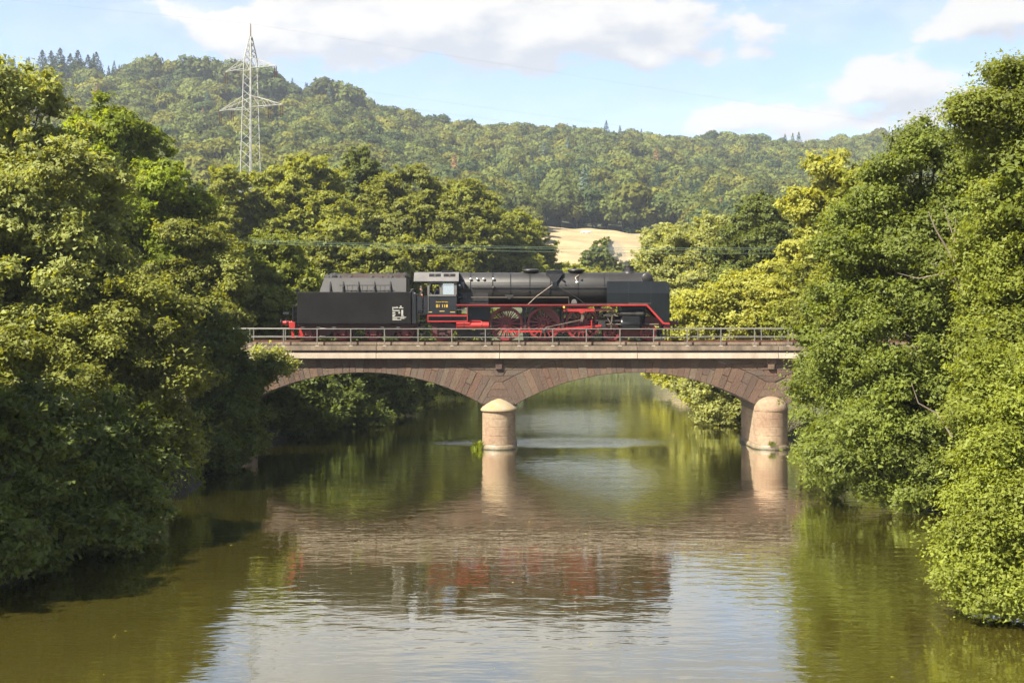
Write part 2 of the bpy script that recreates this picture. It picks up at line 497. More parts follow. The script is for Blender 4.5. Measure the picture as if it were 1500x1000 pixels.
def water_mat():
    mat, nt, N, L, out = nodes_of('river_water')
    body = N('ShaderNodeBsdfDiffuse'); body.inputs['Color'].default_value = (0.031, 0.026, 0.0045, 1)
    mirror = N('ShaderNodeBsdfGlossy'); mirror.inputs['Roughness'].default_value = 0.03
    mirror.inputs['Color'].default_value = (0.97, 0.96, 0.93, 1)
    fr = N('ShaderNodeFresnel'); fr.inputs['IOR'].default_value = 1.34
    tc = N('ShaderNodeTexCoord')

    def m(op, a, b=None, clamp=False):
        q = N('ShaderNodeMath'); q.operation = op; q.use_clamp = clamp
        for i, v in enumerate((a, b)):
            if v is None: continue
            if isinstance(v, (int, float)): q.inputs[i].default_value = v
            else: L(v, q.inputs[i])
        return q.outputs[0]

    def noise(scale, detail, sx=1.0, sy=1.0, off=(0, 0, 0), rough=0.5):
        mp = N('ShaderNodeMapping'); mp.inputs['Scale'].default_value = (sx, sy, 1); mp.inputs['Location'].default_value = off
        L(tc.outputs['Object'], mp.inputs[0])
        n = N('ShaderNodeTexNoise'); n.inputs['Scale'].default_value = scale; n.inputs['Detail'].default_value = detail
        n.inputs['Roughness'].default_value = rough
        L(mp.outputs[0], n.inputs['Vector'])
        return n.outputs['Fac']
    ripple = noise(1.7, 2, 0.55, 1.25)
    small = noise(5.5, 2, 0.6, 1.2, (4, 9, 0))
    swell = noise(0.42, 2, 0.7, 1.0, (1, 3, 0))
    # where the breeze ruffles the river: drifting patches and the race between the piers
    patch = noise(0.075, 3, 0.6, 1.0, (11.3, 4.6, 0))
    mr = N('ShaderNodeMapRange'); mr.interpolation_type = 'SMOOTHSTEP'
    L(patch, mr.inputs[0]); mr.inputs[1].default_value = 0.46; mr.inputs[2].default_value = 0.66
    sep = N('ShaderNodeSeparateXYZ'); L(tc.outputs['Object'], sep.inputs[0])

    def race(cx, cy, rx, ry):
        dx = m('DIVIDE', m('SUBTRACT', sep.outputs[0], cx), rx)
        dy = m('DIVIDE', m('SUBTRACT', sep.outputs[1], cy), ry)
        d = m('ADD', m('MULTIPLY', dx, dx), m('MULTIPLY', dy, dy))
        d = m('ADD', d, m('MULTIPLY', m('SUBTRACT', noise(0.9, 3, 0.4, 1.0, (2, 2, 0)), 0.5), 1.6))
        return m('POWER', 2.718, m('MULTIPLY', d, -1.2))
    rc = m('MAXIMUM', race(3.6, 82.5, 5.0, 2.6), m('MULTIPLY', race(3.5, 100, 6.0, 14.0), 0.35))
    rc = m('MAXIMUM', rc, m('MULTIPLY', race(-3.0, 82.0, 2.6, 1.6), 0.6))
    rc = m('MAXIMUM', rc, m('MULTIPLY', race(3.6, 63.0, 4.2, 10.0), 0.26))
    ruf = m('ADD', m('MULTIPLY', mr.outputs[0], 0.55), 0.42)
    h = m('ADD', m('MULTIPLY', ripple, 0.019), m('MULTIPLY', small, 0.0040))
    h = m('MULTIPLY', h, ruf)
    h = m('ADD', h, m('MULTIPLY', swell, 0.017))
    h = m('ADD', h, m('MULTIPLY', m('MULTIPLY', noise(4.0, 3, 0.7, 1.1, (8, 1, 0)), rc), 0.13))
    bp = N('ShaderNodeBump'); bp.inputs['Strength'].default_value = 1.0; bp.inputs['Distance'].default_value = 1.0
    L(h, bp.inputs['Height'])
    L(bp.outputs[0], mirror.inputs['Normal']); L(bp.outputs[0], fr.inputs['Normal'])
    fac = m('MINIMUM', m('MULTIPLY', fr.outputs[0], 2.0), 0.93)
    mx = N('ShaderNodeMixShader')
    L(fac, mx.inputs[0]); L(body.outputs[0], mx.inputs[1]); L(mirror.outputs[0], mx.inputs[2])
    L(mx.outputs[0], out.inputs['Surface'])
    M['water'] = mat


water_mat()
# ------------------------------------------------------------------ terrain
RIV_D = np.array([-80, 20, 40, 60, 74, 90, 110, 135, 165, 182, 192, 200, 210, 240, 480])
RIV_L = np.array([-20, -16, -14.5, -14.5, -16.8, -14.0, -12.5, -11.0, -9.0, -5.0, 4.0, 22, 60, 400, 900])
RIV_R = np.array([17, 17, 17.2, 17.6, 18.6, 17.0, 16.5, 18.5, 22, 27, 40, 75, 180, 700, 1200])
RIDGE_PX = np.array([-1500, -400, 0, 60, 130, 220, 300, 420, 500, 600, 700, 900, 1000, 1100, 1200, 1300, 1400, 1500, 1900, 3000])
RIDGE_PY = np.array([150, 120, 84, 80, 82, 92, 98, 118, 122, 158, 174, 184, 192, 194, 198, 188, 182, 178, 160, 190])


def ridge(X, D):
    D_ = np.maximum(D, 60.0)
    px = np.clip(750 + F * X / D_, -1500, 3000)
    py = np.interp(px, RIDGE_PX, RIDGE_PY)
    dr = np.interp(px, [0, 500, 900, 1300], [900, 960, 1050, 1300])
    zr = CZ + (HY - py) / F * dr - 19.0
    return dr, zr


def ground(X, D):
    X = np.asarray(X, float); D = np.asarray(D, float)
    xl = np.interp(D, RIV_D, RIV_L); xr = np.interp(D, RIV_D, RIV_R)
    wob = 0.5 * np.sin(D * 0.31) + 0.35 * np.sin(D * 0.83 + 1.3)
    d = np.maximum(xl + wob - X, X - xr - 0.7 * wob)
    bank = np.interp(d, [-4, -1, 0.0, 0.6, 2.5, 6, 25], [-1.8, -0.7, -0.02, 0.5, 1.5, 2.6, 3.3])
    bank = bank + np.clip(d, 0, 10) / 10 * (0.35 * np.sin(X * 0.23 + D * 0.11) + 0.2 * np.sin(X * 0.51 - D * 0.37))
    dr, zr = ridge(X, D)
    t = np.clip((D - 230) / (dr - 230), 0, 1)
    h = np.power(t, 1.33) * (zr - 3.3)
    h = h + np.clip(t * 4, 0, 1) * 1.8 * np.sin(X * 0.021 + D * 0.017) * np.sin(X * 0.013 - D * 0.009)
    past = np.clip((D - dr) / 900, 0, 1)
    h = h * (1 - 0.35 * past)
    z = bank + np.where(d > -2, h, h * 0)
    # railway embankment beyond the abutments
    emb = np.where((X < -17.6) | (X > 33.5), 5.75 - np.maximum(0, np.abs(D - 80.5) - 2.7) / 1.4, -9)
    return np.maximum(z, emb)


def gz(x, d): return float(ground(x, d))


def grid_mesh(name, xs, ds, zf, mat, smooth=True):
    XX, DD = np.meshgrid(xs, ds)
    ZZ = zf(XX, DD)
    v = np.stack([XX.ravel(), DD.ravel(), ZZ.ravel()], 1)
    nx, nd = len(xs), len(ds)
    i = np.arange(nd - 1)[:, None] * nx + np.arange(nx - 1)[None, :]
    f = np.stack([i, i + 1, i + nx + 1, i + nx], -1).reshape(-1, 4)
    me = np_mesh(name, v, f, mat)
    if smooth:
        me.polygons.foreach_set('use_smooth', np.ones(len(me.polygons), bool))
    return me


def np_mesh(name, v, f, mat=None, tint=None):
    me = bpy.data.meshes.new(name)
    k = f.shape[1]
    me.vertices.add(len(v)); me.vertices.foreach_set('co', np.ascontiguousarray(v, np.float32).ravel())
    me.loops.add(f.size); me.loops.foreach_set('vertex_index', np.ascontiguousarray(f, np.int32).ravel())
    me.polygons.add(len(f))
    me.polygons.foreach_set('loop_start', np.arange(0, f.size, k, dtype=np.int32))
    me.polygons.foreach_set('loop_total', np.full(len(f), k, np.int32))
    me.update(calc_edges=True)
    if tint is not None:
        a = me.attributes.new('tint', 'FLOAT', 'FACE')
        a.data.foreach_set('value', np.ascontiguousarray(tint, np.float32))
    if mat is not None: me.materials.append(mat)
    return me


def spread_axis(core, step, far, g):
    a = list(np.arange(0, core + 1e-6, step))
    s = step
    while a[-1] < far:
        s *= g
        a.append(a[-1] + s)
    a = np.array(a)
    return np.concatenate([-a[:0:-1], a])


XS = spread_axis(44, 1.0, 3600, 1.075)
DS = np.concatenate([np.arange(-80, 140, 2.0), np.arange(140, 400, 6.0), np.arange(400, 1500, 18.0), np.arange(1500, 3600, 120.0)])
tag(link('ground', grid_mesh('ground', XS, DS, ground, M['ground'])), 'green valley ground with river banks and hill slope', 'ground', kind='structure')


def mud_z(X, D): return ground(X, D) + 0.03


# bare earth strips along both water lines
for side in (0, 1):
    ds = np.arange(14, 150, 0.7)
    rows = []
    for d in ds:
        xl = np.interp(d, RIV_D, RIV_L if side == 0 else RIV_R)
        w = 0.5 * math.sin(d * 0.31) + 0.35 * math.sin(d * 0.83 + 1.3)
        x0 = xl + (w if side == 0 else 0.7 * w)
        s = -1 if side == 0 else 1
        rows.append([(x0 + s * t, d, float(ground(x0 + s * t, d)) + 0.05 + 0.05 * math.sin(d * 5 + t * 3)) for t in (-1.0, -0.3, 0.0, 0.3, 0.7, 1.3)])
    v = np.array(rows).reshape(-1, 3)
    n = 6
    i = np.arange(len(ds) - 1)[:, None] * n + np.arange(n - 1)[None, :]
    f = np.stack([i, i + 1, i + n + 1, i + n], -1).reshape(-1, 4)
    if side: f = f[:, ::1]
    else: f = f[:, ::-1]
    tag(link('river_bank', np_mesh('river_bank', v, f, M['bank_mud'])), ['bare muddy bank under the trees on the left', 'bare muddy bank under the trees on the right'][side], 'bank', kind='structure')

wm = MB().add([(-220, -75, 0), (420, -75, 0), (420, 480, 0), (-220, 480, 0)], [(0, 1, 2, 3)])
tag(wm.build('river_water', M['water']), 'olive green river rippling under the arches', 'river', kind='structure')

fx = np.linspace(768, 1030, 40)
fd = np.linspace(335, 566, 50)
v = []
for d in fd:
    for px in fx:
        x = (px - 750) * d / F
        v.append((x, d, gz(x, d) + 1.1))
v = np.array(v); n = len(fx)
i = np.arange(len(fd) - 1)[:, None] * n + np.arange(n - 1)[None, :]
f = np.stack([i, i + 1, i + n + 1, i + n], -1).reshape(-1, 4)
tag(link('hay_field', np_mesh('hay_field', v, f, M['straw_field'])), 'dry straw coloured field on the slope below the wood', 'field', kind='structure')

# ------------------------------------------------------------------ bridge
YF, YB = 78.3, 82.7                      # near and far wall faces
YC = 80.5
SPAN, RISE, CROWN = 14.0, 1.86, 4.46
RA = (SPAN ** 2 / 4 + RISE ** 2) / (2 * RISE)
ZA = CROWN - RA
TH = math.asin(SPAN / 2 / RA)
SPRING = CROWN - RISE
ZT = 5.27
PIERS = [-16.77, -0.77, 15.23, 31.23]
ARCHES = [-8.77, 7.23, 23.23]
rs = random.Random(7)
bridge = tag(empty('stone_arch_bridge', (-0.77, YC, 0)), 'red sandstone arch bridge with pale cornice carrying the train over the river', 'bridge')
BO = (-0.77, YC, 0)


def clip_top(poly, zt):
    out = []
    for i, p in enumerate(poly):
        q = poly[(i + 1) % len(poly)]
        if p[1] <= zt: out.append(p)
        if (p[1] - zt) * (q[1] - zt) < 0:
            t = (zt - p[1]) / (q[1] - p[1])
            out.append((p[0] + (q[0] - p[0]) * t, zt))
    return out


def stone(name, poly, mat='sandstone', proud=None, gap=0.012, face=YF, sgn=-1, depth=0.3):
    """one dressed block: its face stands a little proud, its arrises are chamfered"""
    n = len(poly)
    cx = sum(p[0] for p in poly) / n; cz = sum(p[1] for p in poly) / n

    def shrink(k):
        o = []
        for p in poly:
            d = math.hypot(p[0] - cx, p[1] - cz) + 1e-9
            s = max(0.5, 1 - k / d)
            o.append((cx + (p[0] - cx) * s, cz + (p[1] - cz) * s))
        return o
    pr = rs.uniform(0.0, 0.028) if proud is None else proud
    a = shrink(gap); b = shrink(gap + 0.02)
    y0 = face - sgn * depth; y1 = face; y2 = face + sgn * (0.014 + pr)
    mb = MB(BO)
    vs = [(p[0], y0, p[1]) for p in a] + [(p[0], y1, p[1]) for p in a] + [(p[0], y2, p[1]) for p in b]
    fs = []
    for r in range(2):
        for i in range(n):
            j = (i + 1) % n
            fs.append((r * n + i, r * n + j, (r + 1) * n + j, (r + 1) * n + i))
    fs.append(tuple(range(2 * n, 3 * n)))
    mb.add(vs, fs)
    return mb.build(name, M[mat], bridge)


def build_bridge():
    # core and vaults, in mortar-coloured rubble behind the dressed stones
    for xc in ARCHES:
        n = 40
        a = [-TH + 2 * TH * i / n for i in range(n + 1)]
        arc = [(xc + RA * math.sin(t), ZA + RA * math.cos(t)) for t in a]
        mb = MB(BO)
        for i in range(n):
            (x0, z0), (x1, z1) = arc[i], arc[i + 1]
            mb.add([(x0, YF + 0.02, z0), (x1, YF + 0.02, z1), (x1, YB, z1), (x0, YB, z0)], [(0, 1, 2, 3)])
        mb.build('vault', M['soffit'], bridge, smooth=40)
        mb = MB(BO)
        for (y, s) in ((YF + 0.02, 1), (YB, 0)):
            pts = arc if s else arc[::-1]
            for i in range(n):
                (x0, z0), (x1, z1) = pts[i], pts[i + 1]
                mb.add([(x0, y, z0), (x1, y, z1), (x1, y, ZT + 0.02), (x0, y, ZT + 0.02)], [(0, 1, 2, 3)])
        mb.build('spandrel_core', M['mortar'], bridge)
    for xp in PIERS:
        mb = MB(BO).box(xp - 1.0, xp + 1.0, YF + 0.02, YB, SPRING, ZT + 0.02)
        mb.build('spandrel_core', M['mortar'], bridge)
    # voussoirs
    for ai, xc in enumerate(ARCHES):
        cuts = [-TH]
        while cuts[-1] < TH - 0.01:
            cuts.append(cuts[-1] + rs.uniform(0.27, 0.47) / RA)
        k = (2 * TH) / (cuts[-1] + TH)
        cuts = [-TH + (c + TH) * k for c in cuts]
        for a0, a1 in zip(cuts[:-1], cuts[1:]):
            ln = 1.5 + rs.choice([0, 0, 0.1, -0.08])
            q = []
            for (a_, r_) in ((a0, RA), (a1, RA), (a1, RA + ln), (a0, RA + ln)):
                q.append((xc + r_ * math.sin(a_), ZA + r_ * math.cos(a_)))
            poly = clip_top(q, ZT - 0.01)
            cut = rs.uniform(0.45, 0.95) if rs.random() < 0.28 else None
            if cut is None:
                if len(poly) >= 3: stone('voussoir', poly)
            else:                            # ring stone with a second block above it
                for (ra, rb) in ((RA, RA + cut), (RA + cut, RA + ln)):
                    q = [(xc + r_ * math.sin(a_), ZA + r_ * math.cos(a_)) for (a_, r_) in ((a0, ra), (a1, ra), (a1, rb), (a0, rb))]
                    q = clip_top(q, ZT - 0.01)
                    if len(q) >= 3: stone('voussoir', q)
        for a0, a1 in zip(cuts[:-1:2], cuts[1::2]):      # the far ring, seen only through the arches
            a1 = a0 + 2 * (a1 - a0)
            if a1 > TH: a1 = TH
            q = [(xc + r_ * math.sin(a_), ZA + r_ * math.cos(a_)) for (a_, r_) in ((a0, RA), (a1, RA), (a1, RA + 1.5), (a0, RA + 1.5))]
            stone('voussoir', clip_top(q, ZT - 0.01), face=YB, sgn=1)
    # coursed spandrel stones over the piers
    RO = RA + 1.52
    for xp in PIERS[1:3] + [PIERS[0], PIERS[3]]:
        rows = [3.93, 4.27, 4.63, 4.97, ZT - 0.01]
        for ri, (z0, z1) in enumerate(zip(rows[:-1], rows[1:])):
            def half(z): return 8.0 - math.sqrt(max(0, RO ** 2 - (z - ZA) ** 2))
            h0, h1 = max(0.12, half(z0)), max(0.2, half(z1))
            cuts = [-1.0]
            w = h0 + h1
            nst = max(1, round(w / 0.95))
            cuts = [-1 + 2 * i / nst for i in range(nst + 1)]
            for i in range(1, nst): cuts[i] += rs.uniform(-0.28, 0.28) / nst
            for c0, c1 in zip(cuts[:-1], cuts[1:]):
                stone('spandrel_stone', [(xp + c0 * h0, z0), (xp + c1 * h0, z0), (xp + c1 * h1, z1), (xp + c0 * h1, z1)])
        zs = [SPRING + 0.02, 3.03, 3.48, 3.92]
        for z0, z1 in zip(zs[:-1], zs[1:]):
            f = lambda z: 0.985 - (z - SPRING) * math.tan(TH)
            stone('spandrel_stone', [(xp - f(z0), z0), (xp + f(z0), z0), (xp + f(z1), z1), (xp - f(z1), z1)])
        mb = MB(BO)
        mb.prism([(xp - 0.30, 5.24), (xp + 0.30, 5.24), (xp + 0.30, 5.02), (xp + 0.19, 4.93), (xp + 0.19, 4.66), (xp - 0.19, 4.66), (xp - 0.19, 4.93), (xp - 0.30, 5.02)], YF - 0.16, YF + 0.1)
        mb.build('bracket', M['sandstone'], bridge, bevel=0.015)
    # piers with round cutwaters
    for k, xp in enumerate(PIERS):
        def plan(r, y_ext, half=None, n=18):
            h = r
            pts = [(xp - h, YB - 0.02 + 0.0), (xp - h, YF + 0.03)]
            for i in range(1, n):
                t = math.pi * i / n
                pts.append((xp - r * math.cos(t), YF + 0.03 - r * math.sin(t)))
            pts += [(xp + h, YF + 0.03), (xp + h, YB - 0.02)]
            for i in range(1, n):
                t = math.pi * i / n
                pts.append((xp + r * math.cos(t), YB - 0.02 + r * math.sin(t)))
            return pts

        def slabs(levels):
            mb = MB(BO)
            rings = [[(x, y, z) for (x, y) in plan(r, 0)] for (r, z) in levels]
            n = len(rings[0])
            vs = [p for q in rings for p in q]
            fs = []
            for i in range(len(rings) - 1):
                for j in range(n):
                    j2 = (j + 1) % n
                    fs.append((i * n + j, i * n + j2, (i + 1) * n + j2, (i + 1) * n + j))
            fs.append(tuple(range(n - 1, -1, -1)))
            fs.append(tuple(range((len(rings) - 1) * n, len(rings) * n)))
            return mb.add(vs, fs)
        zc = 2.24
        body = [(0.98, -1.6)]
        z = 0.28
        joints = [0.28, 0.80, 1.32, 1.80, zc]
        for z0, z1 in zip(joints[:-1], joints[1:]):      # recessed bed joints between the drum courses
            body += [(0.955, z0 + 0.001), (0.972, z0 + 0.02), (0.972, z1 - 0.02), (0.955, z1 - 0.001)]
        pier = slabs(body).build('pier', M['pier_stone'], bridge, smooth=35)
        slabs([(1.07, -1.6), (1.07, 0.12), (1.05, 0.20), (1.0, 0.285)]).build('pier_base', M['wet_stone'], pier, smooth=35)
        slabs([(1.078, -1.5), (1.078, 0.045), (1.074, 0.06)]).build('algae_band', M['algae_stone'], pier, smooth=35)
        # the part of the pier that carries the vaults
        MB(BO).box(xp - 0.97, xp + 0.97, YF + 0.04, YB - 0.03, zc, SPRING + 0.02).build('springer', M['sandstone'], pier)
        for (yy, s) in ((YF + 0.03, -1), (YB - 0.02, 1)):
            mb = MB(BO)
            n = 20
            if k == 1:
                prof = [(1.07, zc), (1.08, zc + 0.05), (1.05, zc + 0.13), (0.98, zc + 0.20), (0.78, zc + 0.36), (0.45, zc + 0.56), (0.12, zc + 0.69), (0.0, zc + 0.71)]
            else:
                prof = [(0.99, zc), (1.0, zc + 0.04), (0.97, zc + 0.22), (0.88, zc + 0.42), (0.70, zc + 0.62), (0.42, zc + 0.77), (0.15, zc + 0.83), (0.0, zc + 0.84)]
            vs, fs = [], []
            for (r, h) in prof:
                for i in range(n + 1):
                    t = math.pi * i / n
                    vs.append((xp - r * math.cos(t), yy + s * r * math.sin(t), h))
            for i in range(len(prof) - 1):
                for j in range(n):
                    fs.append((i * (n + 1) + j, i * (n + 1) + j + 1, (i + 1) * (n + 1) + j + 1, (i + 1) * (n + 1) + j))
            fs.append(tuple(range(n + 1)))
            mb.add(vs, fs)
            mb.build('pier_cap', M['lichen_stone'] if k == 1 else M['pier_stone'], pier, smooth=35)
    # abutments
    for (x0, x1) in ((-30, PIERS[0] - 0.9), (PIERS[3] + 0.9, 46)):
        MB(BO).box(x0, x1, YF - 0.0, YB, -1.5, ZT).build('abutment', M['sandstone'], bridge)
    # deck: pale cornice slabs, a recess, the walkway slab and the ballast kerb
    joints = [-40.0, -31.5, -23.5, -15.6, -7.95, -0.72, 7.35, 15.62, 23.6, 31.7, 40.0, 48.0]
    for x0, x1 in zip(joints[:-1], joints[1:]):
        a, b = x0 + 0.012, x1 - 0.012
        MB(BO).box(a, b, YF - 0.36, YB + 0.36, 5.30, 5.62).build('cornice_slab', M['cream_concrete'], bridge, bevel=0.015)
        MB(BO).box(a, b, YF - 0.30, YB + 0.30, 5.77, 6.03).build('walkway_slab', M['old_concrete'], bridge, bevel=0.015)
        MB(BO).box(a, b, YF + 0.12, YF + 0.34, 6.03, 6.25).build('kerb', M['old_concrete'], bridge, bevel=0.015)
        MB(BO).box(a, b, YB - 0.34, YB - 0.12, 6.03, 6.25).build('kerb', M['old_concrete'], bridge, bevel=0.015)
    MB(BO).box(-39.9, 47.9, YF - 0.12, YB + 0.12, ZT, 5.30).build('bed_course', M['sandstone'], bridge)
    MB(BO).box(-39.9, 47.9, YF - 0.16, YB + 0.16, 5.62, 5.77).build('deck_core', M['soffit'], bridge)


build_bridge()

# ------------------------------------------------------------------ track and railings
RAIL = 6.33
track = tag(empty('railway_track', (0, YC, 6.03)), 'single railway track on pale ballast across the bridge', 'railway track')
MB((0, YC, 6.03)).prismx([(YF + 0.34, 6.03), (YB - 0.34, 6.03), (YB - 0.34, 6.16), (YC + 1.0, 6.21), (YC - 1.0, 6.21), (YF + 0.34, 6.16)], -60, 60).build('ballast', M['ballast'], track)
for s in (-1, 1):
    y = YC + s * 0.7525
    MB((0, YC, 6.03)).prismx([(y - 0.065, 6.17), (y + 0.065, 6.17), (y + 0.05, 6.19), (y + 0.012, 6.21), (y + 0.012, 6.29), (y + 0.034, 6.30), (y + 0.034, RAIL), (y - 0.034, RAIL), (y - 0.034, 6.30), (y - 0.012, 6.29), (y - 0.012, 6.21), (y - 0.05, 6.19)], -60, 60).build('rail', M['rail_rust'], track)


def railing(y, phase, step, label, s):
    root = tag(empty('railing', (0, y, 6.03)), label, 'railing', 'steel railings along the bridge deck')
    o = (0, y, 6.03)
    x0, x1 = -26.0, 30.0
    MB(o).tube((x0, y, 7.03), (x1, y, 7.03), 0.029, n=10).build('top_rail', M['railing_steel'], root, smooth=50)
    MB(o).tube((x0, y, 6.54), (x1, y, 6.54), 0.024, n=8).build('middle_rail', M['railing_steel'], root, smooth=50)
    post = MB().box(-0.032, 0.032, -0.028, 0.028, 0.0, 1.0).mesh('post', M['railing_steel'], bevel=0.008)
    foot = MB().box(-0.10, 0.10, -0.07, 0.07, 0.0, 0.03).mesh('foot_plate', M['cream_concrete'])
    k = math.ceil((x0 - phase) / step)
    x = phase + k * step
    while x < x1:
        p = link('post', post, None, root, (x, 0, 0))
        link('foot_plate', foot, None, p, (0, 0, 0.002))
        x += step


railing(YF - 0.16, (711 - 750) / 25.0, 1.975, 'grey steel railing on the near edge of the bridge in front of the train', -1)
railing(YB + 0.16, (1022 - 750) / 23.5, 1.975, 'grey steel railing on the far edge of the bridge behind the train', 1)
# ------------------------------------------------------------------ locomotive
YN = 79.0                                # near side sheets of engine and tender


def sx(px, D=YN): return (px - 750) * D / F
def sz(py, D=YN): return CZ - (py - HY) * D / F
def mir(y): return 2 * YC - y
def pp(pts, D=YN): return [(sx(a, D), sz(b, D)) for a, b in pts]


LO = Vector((sx(800, YC), YC, RAIL))
loco = tag(empty('steam_locomotive', LO), 'black steam locomotive with red spoked wheels and chimney crossing the bridge', 'locomotive')


def LB(): return MB(LO)


def pair(fn):
    """the same part on the near and on the far side"""
    out = []
    for s in (0, 1):
        out.append(fn((lambda y: y) if s == 0 else mir))
    return out


def wheel_mesh(r, spokes, hub, thick=0.13, tyre=0.07):
    rim = MB()
    rim.lathe([(r - tyre - 0.075, -thick / 2), (r - tyre, -thick / 2), (r - tyre, thick / 2), (r - tyre - 0.075, thick / 2)], (0, 0, 0), 'y', 40, closed=True)
    for i in range(spokes):
        t = 2 * math.pi * i / spokes
        a, b = hub * 0.8, r - tyre - 0.06
        c, s = math.cos(t), math.sin(t)
        w0, w1 = 0.045 if r > 0.8 else 0.04, 0.026
        vs = []
        for (q, w, h) in ((a, w0, 0.05), (b, w1, 0.035)):
            for (u, y) in ((w, -h), (w, h), (-w, h), (-w, -h)):
                vs.append((q * c - u * s, y, q * s + u * c))
        rim.add(vs, [(0, 1, 2, 3), (7, 6, 5, 4), (0, 4, 5, 1), (1, 5, 6, 2), (2, 6, 7, 3), (3, 7, 4, 0)])
    ty = MB().lathe([(r - tyre, -0.07), (r - 0.004, -0.07), (r - 0.004, 0.05), (r + 0.022, 0.06), (r + 0.022, 0.075), (r - tyre, 0.075)], (0, 0, 0), 'y', 40, closed=True)
    hb = MB().lathe([(hub, 0.09), (hub, -0.10), (hub * 0.85, -0.13), (hub * 0.55, -0.14), (hub * 0.5, -0.10), (0.0, -0.10)], (0, 0, 0), 'y', 20)
    return rim.mesh('spokes', M['wheel_red'], 40), ty.mesh('tyre', M['wheel_red'], 40), hb.mesh('hub', M['dull_red'], 40)


WH_D = wheel_mesh(1.0, 17, 0.20)
WH_B = wheel_mesh(0.5, 10, 0.12)
WH_T = wheel_mesh(0.625, 11, 0.14)
WH_N = wheel_mesh(0.5, 9, 0.13)


def wheel(name, meshes, x, root, org, r, far=False, rot=0.0, cw=None):
    y = 0.745 if far else -0.745
    o = link(name, meshes[0], None, root, (x - org.x, y, r))
    o.rotation_euler = (0, rot, math.pi if far else 0)
    link('tyre', meshes[1], None, o)
    link('hub', meshes[2], None, o)
    if cw:
        link('counterweight', cw, None, o)
    MBc = MB().lathe([(0.07, 0.02), (0.07, -0.115), (0.0, -0.115)], (0, 0, 0), 'y', 12)
    link('axle_end', MBc.mesh('axle_end', M['soot_steel'], 40), None, o)
    return o


def crescent(a0, a1, r, h):
    n = 14
    mb = MB()
    pts = []
    for i in range(n + 1):
        t = a0 + (a1 - a0) * i / n
        pts.append((r * math.cos(t), r * math.sin(t)))
    mb.prism(pts, -0.085, -0.02)
    return mb.mesh('counterweight', M['dull_red'], 30)


